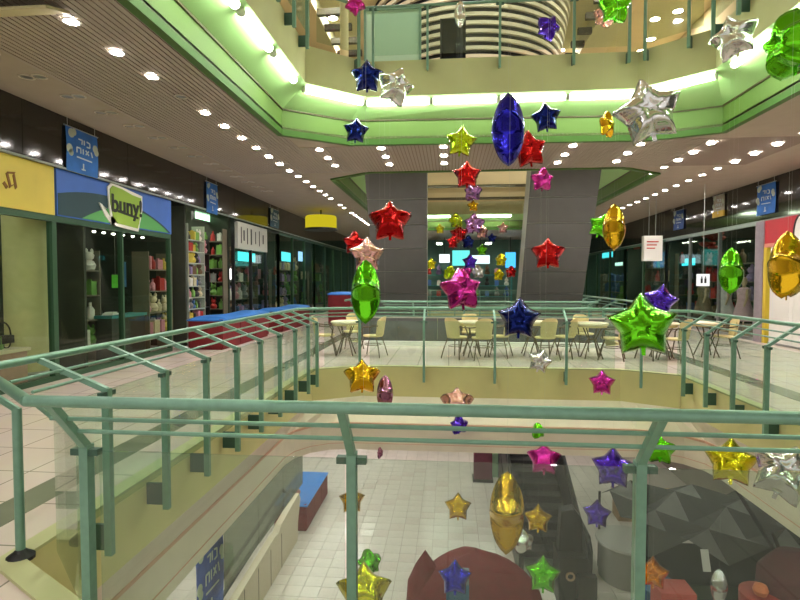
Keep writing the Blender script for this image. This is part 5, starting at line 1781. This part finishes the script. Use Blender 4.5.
B(457, 403, 34, 'rose', 'rose star balloon tilted flat just above the front handrail', tilt=-48)
B(459, 425, 20, 'purple', 'dark purple star balloon peeping below the front handrail', yaw=40)
B(538, 431, 16, 'green', 'tiny green star balloon between the front rails', yaw=50)
B(544, 459, 34, 'magenta', 'magenta star balloon below the front rails', tilt=-38)
B(613, 468, 40, 'purple', 'purple star balloon left of the right front post', tilt=-15)
B(660, 450, 30, 'green', 'green star balloon right of the right front post', tilt=-50)
B(731, 462, 46, 'yellow', 'yellow star balloon between the front rails at right', tilt=-25)
B(784, 474, 58, 'silver', 'big silver star balloon at the lower right edge', tilt=-35, roll=20)
B(458, 507, 27, 'gold', 'gold star balloon left of the large edge on gold one', tilt=-28)
B(507, 511, 76, 'gold', 'largest gold star balloon, seen edge on in the lower void', yaw=88)
B(538, 519, 28, 'gold', 'gold star balloon right of the large edge on gold one', tilt=-10)
B(597, 514, 27, 'purple', 'small purple star balloon over the round grey counter', tilt=-10)
B(543, 575, 35, 'green', 'green star balloon right of the maroon tarpaulin', tilt=-24)
B(455, 578, 34, 'blue', 'blue star balloon over the maroon tarpaulin', tilt=-20)
B(653, 573, 30, 'orange', 'orange star balloon beside the right front post', tilt=-20)
B(523, 541, 24, 'silver', 'small silver star balloon below the large gold one', yaw=45)
B(352, 500, 27, 'gold', 'dull gold star balloon behind the left front post', tilt=-20)
B(369, 563, 28, 'green', 'green star balloon right of the left front post, low down', yaw=45)
B(364, 592, 58, 'yellow', 'yellow star balloon at the bottom edge behind the left front post', tilt=-50)
B(380, 453, 12, 'mauve', 'tiny brownish balloon weight, shaped as a star balloon, right of the left front post', yaw=70)  # small balloon weight, drawn with the star balloon shape
B(719, 586, 32, 'silver', 'silver star balloon edge on before the dark stall', yaw=88)
# the string of small balloons in the escalator void
for (cx, cy, s_, c_, lb) in ((473, 192, 20, 'lilac', 'lilac star balloon near the top of the far string'), (473, 178, 11, 'gold', 'tiny gold star balloon at the top of the far string'),
                             (473, 206, 12, 'gold', 'tiny gold star balloon under the lilac one'), (474, 224, 22, 'lilac', 'lilac star balloon amid the far cluster'), (482, 232, 14, 'rose', 'rose star balloon right in the far cluster'),
                             (459, 234, 19, 'red', 'red star balloon left in the far cluster'), (453, 242, 14, 'red', 'lower red star balloon left in the far cluster'), (468, 242, 14, 'navy', 'navy star balloon amid the far cluster'),
                             (492, 238, 10, 'navy', 'tiny navy star balloon right of the far cluster'), (503, 228, 11, 'rose', 'tiny rose star balloon right of the far cluster'), (456, 221, 16, 'lime', 'yellow green star balloon left in the far cluster'),
                             (450, 273, 15, 'lime', 'yellow green star balloon low on the left of the far string'), (470, 262, 16, 'purple', 'purple star balloon low on the far string'), (466, 272, 14, 'magenta', 'magenta star balloon above the larger magenta one'),
                             (501, 260, 13, 'yellow', 'small yellow star balloon at the far right of the string'), (499, 275, 12, 'yellow', 'lower small yellow star balloon at the far right'), (431, 264, 12, 'yellow', 'small yellow star balloon beside the left escalator edge'),
                             (440, 229, 10, 'yellow', 'tiny yellow star balloon left of the far cluster'), (478, 272, 14, 'silver', 'small silver star balloon low on the far string'), (482, 250, 12, 'green', 'small green star balloon amid the far string'),
                             (511, 272, 12, 'red', 'tiny red star balloon beside the right escalator edge')):
    B(cx, cy, s_, c_, lb, Y=15.2 + (cx * 7 % 5) * 0.35, yaw=random.uniform(-50, 50), tilt=random.uniform(-20, 10))
